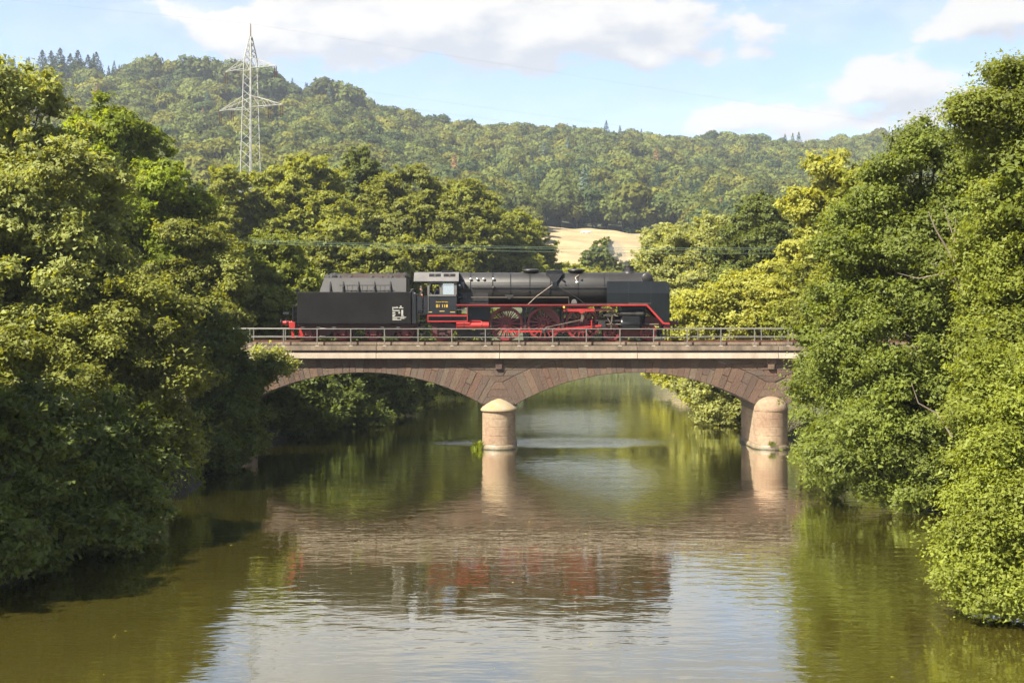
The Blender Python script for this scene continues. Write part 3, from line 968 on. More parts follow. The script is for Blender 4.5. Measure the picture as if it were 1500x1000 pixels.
def build_loco():
    drv = [sx(741.5, 79.8), sx(796.5, 79.8), sx(852.5, 79.8)]
    cws = [crescent(R(60), R(120), 0.86, 0), crescent(R(-8), R(96), 0.86, 0), crescent(R(60), R(120), 0.86, 0)]
    for x, c in zip(drv, cws):
        wheel('driving_wheel', WH_D, x, loco, LO, 1.0, False, 0.0, c)
        wheel('driving_wheel', WH_D, x, loco, LO, 1.0, True, 0.4, c)
        LB().tube((x, YC - 0.7, RAIL + 1.0), (x, YC + 0.7, RAIL + 1.0), 0.10, n=12).build('axle', M['soot_steel'], loco, smooth=40)
    for px in (896.5, 949.5):
        x = sx(px, 79.8)
        wheel('bogie_wheel', WH_B, x, loco, LO, 0.5)
        wheel('bogie_wheel', WH_B, x, loco, LO, 0.5, True)
    x = sx(648, 79.8)
    wheel('trailing_wheel', WH_T, x, loco, LO, 0.625)
    wheel('trailing_wheel', WH_T, x, loco, LO, 0.625, True)

    # frames
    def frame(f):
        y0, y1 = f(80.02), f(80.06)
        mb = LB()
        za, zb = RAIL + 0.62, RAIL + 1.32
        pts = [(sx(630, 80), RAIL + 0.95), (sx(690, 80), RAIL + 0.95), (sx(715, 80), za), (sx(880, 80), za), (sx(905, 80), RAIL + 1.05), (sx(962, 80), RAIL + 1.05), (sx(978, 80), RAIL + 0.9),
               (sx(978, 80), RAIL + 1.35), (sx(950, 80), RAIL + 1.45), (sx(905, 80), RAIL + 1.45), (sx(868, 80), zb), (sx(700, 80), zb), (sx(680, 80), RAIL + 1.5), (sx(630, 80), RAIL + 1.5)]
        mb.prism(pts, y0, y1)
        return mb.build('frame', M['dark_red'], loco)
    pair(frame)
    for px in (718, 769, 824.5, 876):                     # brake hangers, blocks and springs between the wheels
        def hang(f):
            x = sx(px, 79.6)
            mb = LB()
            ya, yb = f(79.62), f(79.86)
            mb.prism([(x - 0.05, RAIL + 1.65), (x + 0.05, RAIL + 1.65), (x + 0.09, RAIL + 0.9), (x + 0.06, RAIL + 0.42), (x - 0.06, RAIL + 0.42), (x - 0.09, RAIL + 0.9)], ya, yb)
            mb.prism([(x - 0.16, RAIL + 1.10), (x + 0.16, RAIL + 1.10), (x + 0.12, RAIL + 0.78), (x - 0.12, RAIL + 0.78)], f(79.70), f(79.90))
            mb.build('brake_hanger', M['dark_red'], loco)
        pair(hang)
        x = sx(px, 79.6)
    for px in (768, 823, 877):                            # brackets that carry the running board
        def br(f):
            x = sx(px, 79.4)
            mb = LB()
            mb.prism([(x - 0.22, RAIL + 2.06), (x + 0.22, RAIL + 2.06), (x + 0.05, RAIL + 1.82), (x + 0.05, RAIL + 1.3), (x - 0.05, RAIL + 1.3), (x - 0.05, RAIL + 1.82)], f(79.7), f(79.78))
            mb.build('board_bracket', M['black_paint'], loco)
        pair(br)

    # running boards with their red valance
    zr = sz(446.4)

    def board(f):
        mb = LB()
        mb.box(sx(669), sx(947), min(f(79.0), f(79.75)), max(f(79.0), f(79.75)), zr - 0.02, zr + 0.02)
        b = mb.build('running_board', M['black_paint'], loco)
        e = LB()
        e.prism(pp([(889, 445.4), (948, 445.4), (972.5, 472.0), (981, 472.4), (981, 474.8), (971, 474.6), (946.8, 447.7), (889, 447.7)]), f(78.97), f(79.01))
        e.build('board_edge', M['bright_red'], b)
        e = LB()
        e.prism(pp([(668.5, 445.6), (888.9, 445.6), (888.9, 447.4), (668.5, 447.4)]), f(78.97), f(79.01))
        e.build('board_edge', M['edge_red'], b)
        e = LB()
        e.prism(pp([(669, 447.95), (868, 447.95), (868, 449.6), (669, 449.6)]), f(79.03), f(79.06))
        e.build('board_valance', M['dull_red'], b)
        e = LB()
        e.prism(pp([(832, 444.2), (947, 444.2), (947, 445.3), (832, 445.3)]), f(78.99), f(79.2))
        e.build('board_step', M['soot_steel'], b)
        # sloping apron behind the front of the deflector
        mb = LB()
        (xa, za), (xb, zb) = (sx(947.5), sz(447.0)), (sx(972), sz(473.5))
        mb.add([(xa, f(79.02), za), (xb, f(79.02), zb), (xb, f(79.6), zb), (xa, f(79.6), za)], [(0, 1, 2, 3)])
        mb.build('front_apron', M['dull_red'], b)
    pair(board)

    # boiler
    ZB, RB = RAIL + 3.11, 0.975
    xb0, xb1 = sx(671, YC), sx(953, YC)
    mb = LB().lathe([(RB * 0.98, xb0), (RB, xb0 + 0.05), (RB, xb1 - 0.06), (RB - 0.05, xb1)], (0, YC, ZB), 'x', 48)
    boiler = mb.build('boiler', M['boiler_paint'], loco, smooth=35)
    LB().lathe([(RB - 0.12, xb1 - 0.01), (RB - 0.14, xb1 + 0.06), (RB * 0.6, xb1 + 0.17), (RB * 0.25, xb1 + 0.22), (0, xb1 + 0.23)], (0, YC, ZB), 'x', 40).build('smokebox_door', M['black_paint'], boiler, smooth=35)
    for px in (690, 722, 748, 776, 806, 846, 884):
        x = sx(px, YC)
        LB().lathe([(RB - 0.01, x - 0.03), (RB + 0.009, x - 0.03), (RB + 0.009, x + 0.03), (RB - 0.01, x + 0.03)], (0, YC, ZB), 'x', 48, closed=True).build('boiler_band', M['black_paint'], boiler, smooth=35)
    xs0, xs1 = sx(890, YC), sx(952, YC)
    LB().lathe([(RB - 0.01, xs0), (RB + 0.02, xs0), (RB + 0.02, xs1 - 0.05), (RB - 0.02, xs1 - 0.02)], (0, YC, ZB), 'x', 48, closed=True).build('smokebox_wrapper', M['boiler_paint'], boiler, smooth=35)
    # firebox flanks and ashpan
    for f in ((lambda y: y), mir):
        mb = LB().prism(pp([(684, 450), (718, 450), (717, 466), (703, 472), (686, 468)], 79.6), f(79.62), f(79.75))
        mb.build('ashpan', M['black_paint'], boiler)
        LB().box(sx(672), sx(716), min(f(79.56), f(79.9)), max(f(79.56), f(79.9)), zr + 0.02, ZB - 0.1).build('firebox_side', M['boiler_paint'], boiler, bevel=0.04)
    # domes
    for (px, w, nm) in ((777.5, 25, 'steam_dome'), (844, 26, 'feedwater_dome')):
        x = sx(px, YC); r = w / 2 * YC / F
        LB().lathe([(r * 0.55, ZB + RB - 0.12), (r * 0.62, ZB + RB - 0.02), (r * 0.92, ZB + RB + 0.05), (r, ZB + RB + 0.12), (r * 0.97, ZB + RB + 0.17), (r * 0.7, ZB + RB + 0.22), (0, ZB + RB + 0.24)], (x, YC, 0), 'z', 28).build(nm, M['boiler_paint'], boiler, smooth=40)
    # sand dome: a hopper over the boiler back with flanks that narrow to the pipes
    sd = LB()
    sd.box(sx(800, YC), sx(824, YC), YC - 0.62, YC + 0.62, ZB + RB - 0.16, ZB + RB + 0.14)
    dome = sd.build('sand_dome', M['black_paint'], boiler, bevel=0.05, segs=2)

    def hop(f):
        e = LB()
        top = pp([(799.5, 398.2), (824.5, 398.2), (824, 401.0), (800, 401.0)], 79.85)
        n = 4
        ya, yb = 79.92, 79.50
        q0 = [(a, f(ya), b) for a, b in [(sx(799.5, 79.9), sz(398.0, 79.9)), (sx(824.5, 79.9), sz(398.0, 79.9))]]
        vs = [(sx(799.5, 79.9), f(79.95), sz(398.0, 79.9)), (sx(824.5, 79.9), f(79.95), sz(398.0, 79.9)),
              (sx(824.0, 79.8), f(79.66), sz(401.5, 79.7)), (sx(800.0, 79.8), f(79.66), sz(401.5, 79.7)),
              (sx(815.5, 79.6), f(79.46), sz(413, 79.5)), (sx(809.0, 79.6), f(79.46), sz(413, 79.5)),
              (sx(815.5, 79.6), f(79.72), sz(413, 79.5)), (sx(809.0, 79.6), f(79.72), sz(413, 79.5)),
              (sx(824.5, 79.9), f(80.1), sz(401.5, 79.9)), (sx(799.5, 79.9), f(80.1), sz(401.5, 79.9))]
        fs = [(0, 1, 2, 3), (3, 2, 4, 5), (5, 4, 6, 7), (1, 8, 6, 4, 2), (0, 3, 5, 7, 9), (0, 9, 8, 1), (9, 7, 6, 8)]
        e.add(vs, fs)
        e.build('sand_hopper', M['black_paint'], dome)
        e = LB()
        e.prism(pp([(809.5, 413), (815.5, 413), (817, 422), (808.5, 422)], 79.5), f(79.44), f(79.58))
        e.build('sand_valve', M['black_paint'], dome)
        LB().path([(sx(809.5, 79.4), f(79.44), sz(417, 79.4)), (sx(786, 79.4), f(79.40), sz(434, 79.4)), (sx(774, 79.3), f(79.36), sz(445.5, 79.3))], 0.022, 8).build('sand_pipe', M['copper_pipe'], dome, smooth=50)
        LB().path([(sx(816, 79.4), f(79.44), sz(419, 79.4)), (sx(838, 79.4), f(79.40), sz(431, 79.4)), (sx(858, 79.3), f(79.36), sz(445.5, 79.3))], 0.020, 8).build('sand_pipe', M['soot_steel'], dome, smooth=50)
    pair(hop)
    # chimney
    xc = sx(921.2, YC)
    LB().lathe([(0.42, ZB + RB - 0.10), (0.36, ZB + RB + 0.02), (0.30, ZB + RB + 0.08), (0.29, ZB + RB + 0.32), (0.315, ZB + RB + 0.34), (0.315, ZB + RB + 0.41), (0.25, ZB + RB + 0.41), (0.24, ZB + RB + 0.05), (0.0, ZB + RB + 0.05)], (xc, YC, 0), 'z', 28).build('chimney', M['boiler_paint'], boiler, smooth=40)
    # feedwater heater across the smokebox crown
    LB().lathe([(0.0, -1.0), (0.24, -1.0), (0.29, -0.96), (0.29, 0.96), (0.24, 1.0), (0.0, 1.0)], (sx(945, YC), YC, ZB + RB - 0.36), 'y', 24).build('feedwater_heater', M['boiler_paint'], boiler, smooth=40)
    LB().box(sx(923.5, 79.7), sx(925.2, 79.7), 79.72, 79.80, sz(413, 79.7), sz(407, 79.7)).build('lamp_bracket', M['black_paint'], boiler)
    LB().lathe([(0.0, -0.09), (0.07, -0.09), (0.08, 0.0), (0.07, 0.06), (0, 0.06)], (sx(953, 79.8), 79.75, sz(409, 79.8)), 'y', 14).build('valve_wheel', M['black_paint'], boiler, smooth=40)
    # pipes and rods along the boiler
    LB().path([(sx(848, 79.9), 79.9, sz(407, 79.9)), (sx(856, 79.75), 79.75, sz(409.2, 79.75)), (sx(934, 79.75), 79.75, sz(410.2, 79.75))], 0.055, 8).build('feed_pipe', M['soot_steel'], boiler, smooth=50)
    LB().lathe([(0.0, -0.12), (0.10, -0.10), (0.14, -0.03), (0.14, 0.03), (0.10, 0.10), (0, 0.12)], (sx(845.5, 79.6), 79.66, sz(414, 79.6)), 'z', 16).build('feed_valve', M['silver'], boiler, smooth=60)
    LB().path([(sx(845.5, 79.6), 79.68, sz(412.5, 79.6)), (sx(843, 79.7), 79.75, sz(407, 79.7)), (sx(848, 79.8), 79.9, sz(403, 79.8))], 0.06, 8).build('feed_elbow', M['copper_pipe'], boiler, smooth=50)
    LB().lathe([(0.0, -0.07), (0.06, -0.05), (0.08, 0.02), (0.05, 0.08), (0, 0.09)], (sx(851.5, 79.6), 79.66, sz(409.8, 79.6)), 'x', 12).build('check_valve', M['soot_steel'], boiler, smooth=60)
    for (dx, dy) in ((824.0, 409.5), (827.0, 416.5)):
        LB().tube((sx(dx, 79.6), 79.62, sz(dy, 79.6)), (sx(dx + 3, 79.6), 79.56, sz(dy + 2.2, 79.6)), 0.07, 0.05, 10).build('inspection_cover', M['black_paint'], boiler, smooth=50)
    LB().path([(sx(690, 79.46), 79.47, sz(420.6, 79.46)), (sx(889, 79.46), 79.47, sz(420.6, 79.46))], 0.022, 8).build('handrail', M['soot_steel'], boiler, smooth=50)
    for px in (694, 730, 761, 796, 836, 870):
        LB().tube((sx(px, 79.5), 79.47, sz(420.6, 79.5)), (sx(px, 79.6), 79.62, sz(421.0, 79.6)), 0.018, n=6).build('handrail_stud', M['soot_steel'], boiler)
    LB().path([(sx(690, 79.4), 79.42, sz(435.6, 79.4)), (sx(833, 79.4), 79.42, sz(435.6, 79.4)), (sx(833.6, 79.4), 79.42, sz(445.5, 79.4))], 0.026, 8).build('oil_pipe', M['copper_pipe'], boiler, smooth=50)
    LB().path([(sx(680, 79.6), 79.60, sz(413.9, 79.6)), (sx(806, 79.6), 79.60, sz(414.0, 79.6))], 0.018, 8).build('steam_pipe', M['soot_steel'], boiler, smooth=50)
    LB().prism(pp([(739, 431.5), (753, 431.5), (751, 435), (746, 438.5), (742, 435)], 79.4), 79.38, 79.5).build('oil_pump', M['soot_steel'], boiler)
    LB().prism(pp([(836.2, 445.8), (837.6, 440.0), (839.5, 438.2), (842.5, 438.2), (844.2, 440.0), (845.8, 445.8)], 79.3), 79.28, 79.34).build('step_bracket', M['grey_roof'], boiler)
    for px in (689.6, 699.4, 708.8, 723.2):
        c = at(px, 408.9, 79.62)
        LB().lathe([(0.085, 0.05), (0.085, -0.02), (0.06, -0.055), (0, -0.07)], tuple(c), 'y', 14).build('washout_plug', M['silver'], boiler, smooth=60)
    c = at(723.2, 421.2, 79.5)
    LB().lathe([(0.10, 0.12), (0.10, -0.04), (0.06, -0.07), (0, -0.07)], tuple(c), 'y', 14).build('steam_valve', M['soot_steel'], boiler, smooth=60)
    for px in (690, 721, 745):
        LB().tube((sx(px, YC), YC, ZB + RB - 0.02), (sx(px, YC), YC, ZB + RB + 0.07), 0.06, n=10).build('crown_plug', M['black_paint'], boiler)

    # smoke deflectors: upright plates whose upper half leans towards the boiler
    def deflector(f):
        mb = LB()
        low = [(889, 446.2), (947.6, 446.2), (971.5, 471.8), (979.5, 471.8), (981, 470.2), (981, 429.2), (889, 429.2)]
        n = len(low)
        for d in (0.0, 0.03):
            mb.add([(sx(a), f(79.02 + d), sz(b)) for a, b in low], [tuple(range(n))])
        top = []
        for (a, b) in [(889, 429.2), (981, 429.2), (981, 419), (980, 415.3), (977.5, 412.8), (973.5, 412.0), (889, 412.0)]:
            t = (429.2 - b) / 17.2
            y = 79.02 + 0.42 * t
            top.append((sx(a, y), y, sz(b, y)))
        n = len(top)
        for d in (0.0, 0.03):
            mb.add([(x, f(y + d), z) for x, y, z in top], [tuple(range(n))])
        o = mb.build('smoke_deflector', M['deflector_paint'], loco)
        if f(1.0) == 1.0:
            for px in (921, 953.5):
                e = LB()
                for i in range(9):
                    py = 414 + i * 3.6
                    t = max(0, (429.2 - py) / 17.2)
                    c = at(px, py, 79.02 + 0.42 * t - 0.004)
                    e.lathe([(0.016, 0.006), (0.012, -0.008), (0, -0.01)], tuple(c), 'y', 6)
                e.build('rivet_row', M['grey_roof'], o)['kind'] = 'stuff'
            LB().box(sx(921), sx(953.5), 78.985, 79.0, sz(444.7), sz(443.9)).build('deflector_step', M['rod_steel'], o)
        for px in (900, 962):
            LB().tube((sx(px, 79.3), f(79.25), sz(416, 79.3)), (sx(px, 79.6), f(79.75), sz(418, 79.6)), 0.02, n=6).build('stay', M['black_paint'], o)
    pair(deflector)

    # cylinders, valve chests, rods
    def cyl(f):
        yc_ = f(79.42)
        zc = sz(474.5, 79.4)
        mb = LB().lathe([(0.0, sx(909, 79.4)), (0.34, sx(909, 79.4)), (0.38, sx(910.5, 79.4)), (0.38, sx(936.5, 79.4)), (0.34, sx(938, 79.4)), (0.14, sx(939.5, 79.4)), (0.0, sx(939.5, 79.4))], (0, yc_, zc), 'x', 28)
        cy = mb.build('cylinder', M['black_paint'], loco, smooth=40)
        LB().box(sx(911, 79.4), sx(937, 79.4), min(f(79.06), f(79.9)), max(f(79.06), f(79.9)), sz(481, 79.2), sz(463, 79.2)).build('cylinder_jacket', M['black_paint'], cy, bevel=0.05, segs=2)
        LB().lathe([(0.0, sx(905, 79.3)), (0.08, sx(905, 79.3)), (0.10, sx(908, 79.3)), (0.165, sx(908.4, 79.3)), (0.165, sx(932, 79.3)), (0.18, sx(932.2, 79.3)), (0.18, sx(942, 79.3)), (0.10, sx(942.6, 79.3)), (0.09, sx(946.5, 79.3)), (0.0, sx(946.5, 79.3))], (0, f(79.34), sz(459.5, 79.3)), 'x', 22).build('valve_chest', M['soot_steel'], cy, smooth=40)
        LB().tube((sx(939, 79.3), yc_, zc - 0.02), (sx(965, 79.3), yc_, zc - 0.02), 0.05, n=10).build('tail_rod', M['rod_steel'], cy, smooth=50)
        LB().tube((sx(938, 79.3), yc_, zc - 0.02), (sx(951, 79.3), yc_, zc - 0.02), 0.10, n=12).build('gland', M['black_paint'], cy, smooth=50)
        LB().tube((sx(878, 79.3), yc_, zc - 0.02), (sx(910, 79.3), yc_, zc - 0.02), 0.045, n=10).build('piston_rod', M['rod_steel'], loco, smooth=50)
        LB().box(sx(872, 79.3), sx(911, 79.3), min(f(79.34), f(79.50)), max(f(79.34), f(79.50)), sz(470.6, 79.3), sz(468.6, 79.3)).build('slide_bar', M['soot_steel'], loco)
        LB().prism(pp([(877, 471), (886, 471), (888, 475), (887, 481), (878, 481), (876, 475)], 79.3), f(79.28), f(79.5)).build('crosshead', M['soot_steel'], loco, bevel=0.02)
        for a in ((884, 462, 908, 458.5), (891, 458, 905, 463), (890, 466, 896, 476), (897, 459, 895, 481)):
            LB().bar((sx(a[0], 79.25), f(79.26), sz(a[1], 79.25)), (sx(a[2], 79.25), f(79.26), sz(a[3], 79.25)), 0.05, 0.06).build('valve_rod', M['copper_pipe'], loco)
        LB().prism(pp([(887, 457), (893, 456), (895, 460), (892, 464), (887, 463)], 79.3), f(79.22), f(79.36)).build('combination_lever', M['soot_steel'], loco)
        # motion bracket and its pendant
        LB().prism(pp([(825.5, 452.2), (871, 451.8), (871, 455.9), (856, 456.4), (853.5, 459), (850.5, 459), (848, 456.4), (825.5, 456.0)], 79.1), f(79.08), f(79.22)).build('motion_bracket', M['bright_red'], loco)
        LB().prism(pp([(871, 451.6), (900, 452.2), (900, 455), (871, 455.4)], 79.2), f(79.12), f(79.2)).build('reach_rod', M['dull_red'], loco)
        LB().prism(pp([(850.5, 458), (853.5, 458), (855.5, 464), (853.5, 471), (850, 471), (851.5, 464)], 79.1), f(79.14), f(79.24)).build('expansion_link', M['copper_pipe'], loco)
        LB().box(sx(865.6, 79.1), sx(867.4, 79.1), min(f(79.1), f(79.18)), max(f(79.1), f(79.18)), sz(482.5, 79.1), sz(469, 79.1)).build('link_hanger', M['bright_red'], loco)
        # rods
        zp = sz(485.0, 79.4)
        y0, y1 = min(f(79.36), f(79.44)), max(f(79.36), f(79.44))
        LB().prism([(drv[0] - 0.16, zp + 0.09), (drv[0] + 0.16, zp + 0.09), (drv[0] + 0.3, zp + 0.055), (drv[2] - 0.3, zp + 0.055), (drv[2] - 0.16, zp + 0.09), (drv[2] + 0.16, zp + 0.09),
                    (drv[2] + 0.16, zp - 0.09), (drv[2] - 0.16, zp - 0.09), (drv[2] - 0.3, zp - 0.055), (drv[0] + 0.3, zp - 0.055), (drv[0] + 0.16, zp - 0.09), (drv[0] - 0.16, zp - 0.09)], y0, y1).build('coupling_rod', M['bright_red'], loco)
        LB().bar((drv[1], f(79.28), zp + 0.02), (sx(881, 79.3), f(79.28), sz(476.8, 79.3)), 0.07, 0.125).build('connecting_rod', M['bright_red'], loco)
        LB().lathe([(0.14, 0.07), (0.14, -0.07), (0, -0.07)], (drv[1], f(79.27), zp + 0.02), 'y', 18).build('big_end', M['soot_steel'], loco, smooth=40)
        LB().bar((drv[1] - 0.02, f(79.18), zp + 0.04), (drv[1] + 0.16, f(79.18), zp + 0.26), 0.06, 0.09).build('return_crank', M['rod_steel'], loco)
        LB().bar((drv[1] + 0.14, f(79.14), zp + 0.24), (sx(852.5, 79.2), f(79.14), sz(468, 79.2)), 0.03, 0.055).build('eccentric_rod', M['copper_pipe'], loco)
        for x in drv:
            LB().lathe([(0.06, 0.16), (0.06, -0.06), (0, -0.06)], (x, f(79.4), zp), 'y', 12).build('crank_pin', M['rod_steel'], loco, smooth=40)
    pair(cyl)
    LB().box(sx(824.6, 79), sx(827.4, 79), 78.95, 79.02, sz(450.9, 79), sz(448.2, 79)).build('yellow_marker', M['yellow_mark'], loco)
    # saddle under the smokebox
    LB().box(sx(905, YC), sx(945, YC), 79.95, 81.05, RAIL + 1.2, ZB - 0.75).build('smokebox_saddle', M['black_paint'], loco, bevel=0.04)
    # bogie and trailing truck frames
    for f in ((lambda y: y), mir):
        LB().prism(pp([(884, 484), (962, 484), (962, 488), (940, 489), (934, 493), (912, 493), (906, 489), (884, 488)], 79.95), f(79.93), f(79.97)).build('bogie_frame', M['dull_red'], loco)
        LB().prism(pp([(632, 473), (668, 474), (690, 480), (690, 484), (664, 484), (656, 490), (640, 490), (634, 486)], 79.5), f(79.46), f(79.52)).build('truck_frame', M['dark_red'], loco)
        LB().box(sx(643, 79.4), sx(653, 79.4), min(f(79.36), f(79.46)), max(f(79.36), f(79.46)), sz(491, 79.4), sz(480.5, 79.4)).build('axle_box', M['dark_red'], loco, bevel=0.03)
        LB().prism(pp([(945, 465), (966, 464.5), (974, 474), (974, 479), (945, 474)], 79.9), f(79.88), f(79.92)).build('front_plate', M['dull_red'], loco)
        LB().prism(pp([(668, 484), (718, 484), (716, 492), (706, 494), (690, 494), (670, 490)], 79.9), f(79.88), f(79.94)).build('ashpan_skirt', M['soot_steel'], loco)
    LB().box(sx(626), sx(690), 79.5, 81.5, RAIL + 1.45, RAIL + 1.6).build('drag_box', M['soot_steel'], loco)
    # buffer beam, buffers, coupling and steps
    LB().box(sx(971.5, 79.6), sx(980.5, 79.6), YC - 1.42, YC + 1.42, sz(482, 79.2), sz(474.6, 79.2)).build('buffer_beam', M['dull_red'], loco, bevel=0.02)
    for f in ((lambda y: y), mir):
        b = LB().lathe([(0.0, sx(980, 79.6)), (0.14, sx(980, 79.6)), (0.14, sx(985, 79.6)), (0.10, sx(985.2, 79.6)), (0.10, sx(991.5, 79.6)), (0.0, sx(991.5, 79.6))], (0, f(79.62), RAIL + 1.05), 'x', 18).build('buffer', M['dull_red'], loco, smooth=40)
        LB().lathe([(0.0, sx(991, 79.6)), (0.24, sx(991.2, 79.6)), (0.25, sx(992.4, 79.6)), (0.12, sx(993.4, 79.6)), (0.0, sx(993.6, 79.6))], (0, f(79.62), RAIL + 1.05), 'x', 20).build('buffer_head', M['black_paint'], b, smooth=40)
        LB().box(sx(974, 79.3), sx(981, 79.3), min(f(79.2), f(79.5)), max(f(79.2), f(79.5)), sz(492.5, 79.3), sz(491.5, 79.3)).box(sx(974, 79.3), sx(975, 79.3), min(f(79.3), f(79.34)), max(f(79.3), f(79.34)), sz(492, 79.3), sz(481, 79.3)).box(sx(980, 79.3), sx(981, 79.3), min(f(79.3), f(79.34)), max(f(79.3), f(79.34)), sz(492, 79.3), sz(481, 79.3)).build('front_step', M['black_paint'], loco)
        LB().prism(pp([(966, 480), (970, 480), (971, 494), (968.5, 495.5), (966, 490)], 79.7), f(79.68), f(79.74)).build('rail_guard', M['black_paint'], loco)
        LB().lathe([(0.0, sx(980, 79.7)), (0.10, sx(980, 79.7)), (0.13, sx(980.8, 79.7)), (0.13, sx(983.5, 79.7)), (0.0, sx(983.6, 79.7))], (0, f(79.85), RAIL + 1.52), 'x', 18).build('headlamp', M['black_paint'], loco, smooth=40)
    LB().path([(sx(980.5, YC), YC, RAIL + 1.0), (sx(986, YC), YC, RAIL + 0.95), (sx(986.5, YC), YC, RAIL + 0.55)], 0.04, 8).build('coupling_hook', M['soot_steel'], loco)
    # air reservoir under the cab end
    b = LB().lathe([(0.0, sx(668, 79.3)), (0.17, sx(668.3, 79.3)), (0.215, sx(669.2, 79.3)), (0.215, sx(716, 79.3)), (0.17, sx(716.9, 79.3)), (0.0, sx(717.2, 79.3))], (0, 79.32, sz(476.6, 79.3)), 'x', 26).build('air_reservoir', M['bright_red'], loco, smooth=40)
    for px in (680, 706):
        LB().lathe([(0.215, sx(px - 0.7, 79.3)), (0.226, sx(px - 0.7, 79.3)), (0.226, sx(px + 0.7, 79.3)), (0.215, sx(px + 0.7, 79.3))], (0, 79.32, sz(476.6, 79.3)), 'x', 26, closed=True).build('reservoir_band', M['dull_red'], b, smooth=40)
    LB().path([(sx(686, 79.2), 79.2, sz(469.8, 79.2)), (sx(704, 79.2), 79.2, sz(470.0, 79.2)), (sx(707, 79.15), 79.12, sz(473, 79.2))], 0.03, 8).build('air_pipe', M['bright_red'], b)

    build_cab(zr)


def text_mesh(body, size, mat, name):
    cu = bpy.data.curves.new(name, 'FONT')
    cu.body = body; cu.size = size; cu.extrude = 0.004; cu.align_x = 'CENTER'; cu.align_y = 'CENTER'
    ob = bpy.data.objects.new(name, cu)
    COL.objects.link(ob)
    dg = bpy.context.evaluated_depsgraph_get()
    me = bpy.data.meshes.new_from_object(ob.evaluated_get(dg))
    bpy.data.objects.remove(ob, do_unlink=True)
    bpy.data.curves.remove(cu)
    me.materials.clear(); me.materials.append(mat)
    me.transform(Matrix.Rotation(R(90), 4, 'X'))
    return me


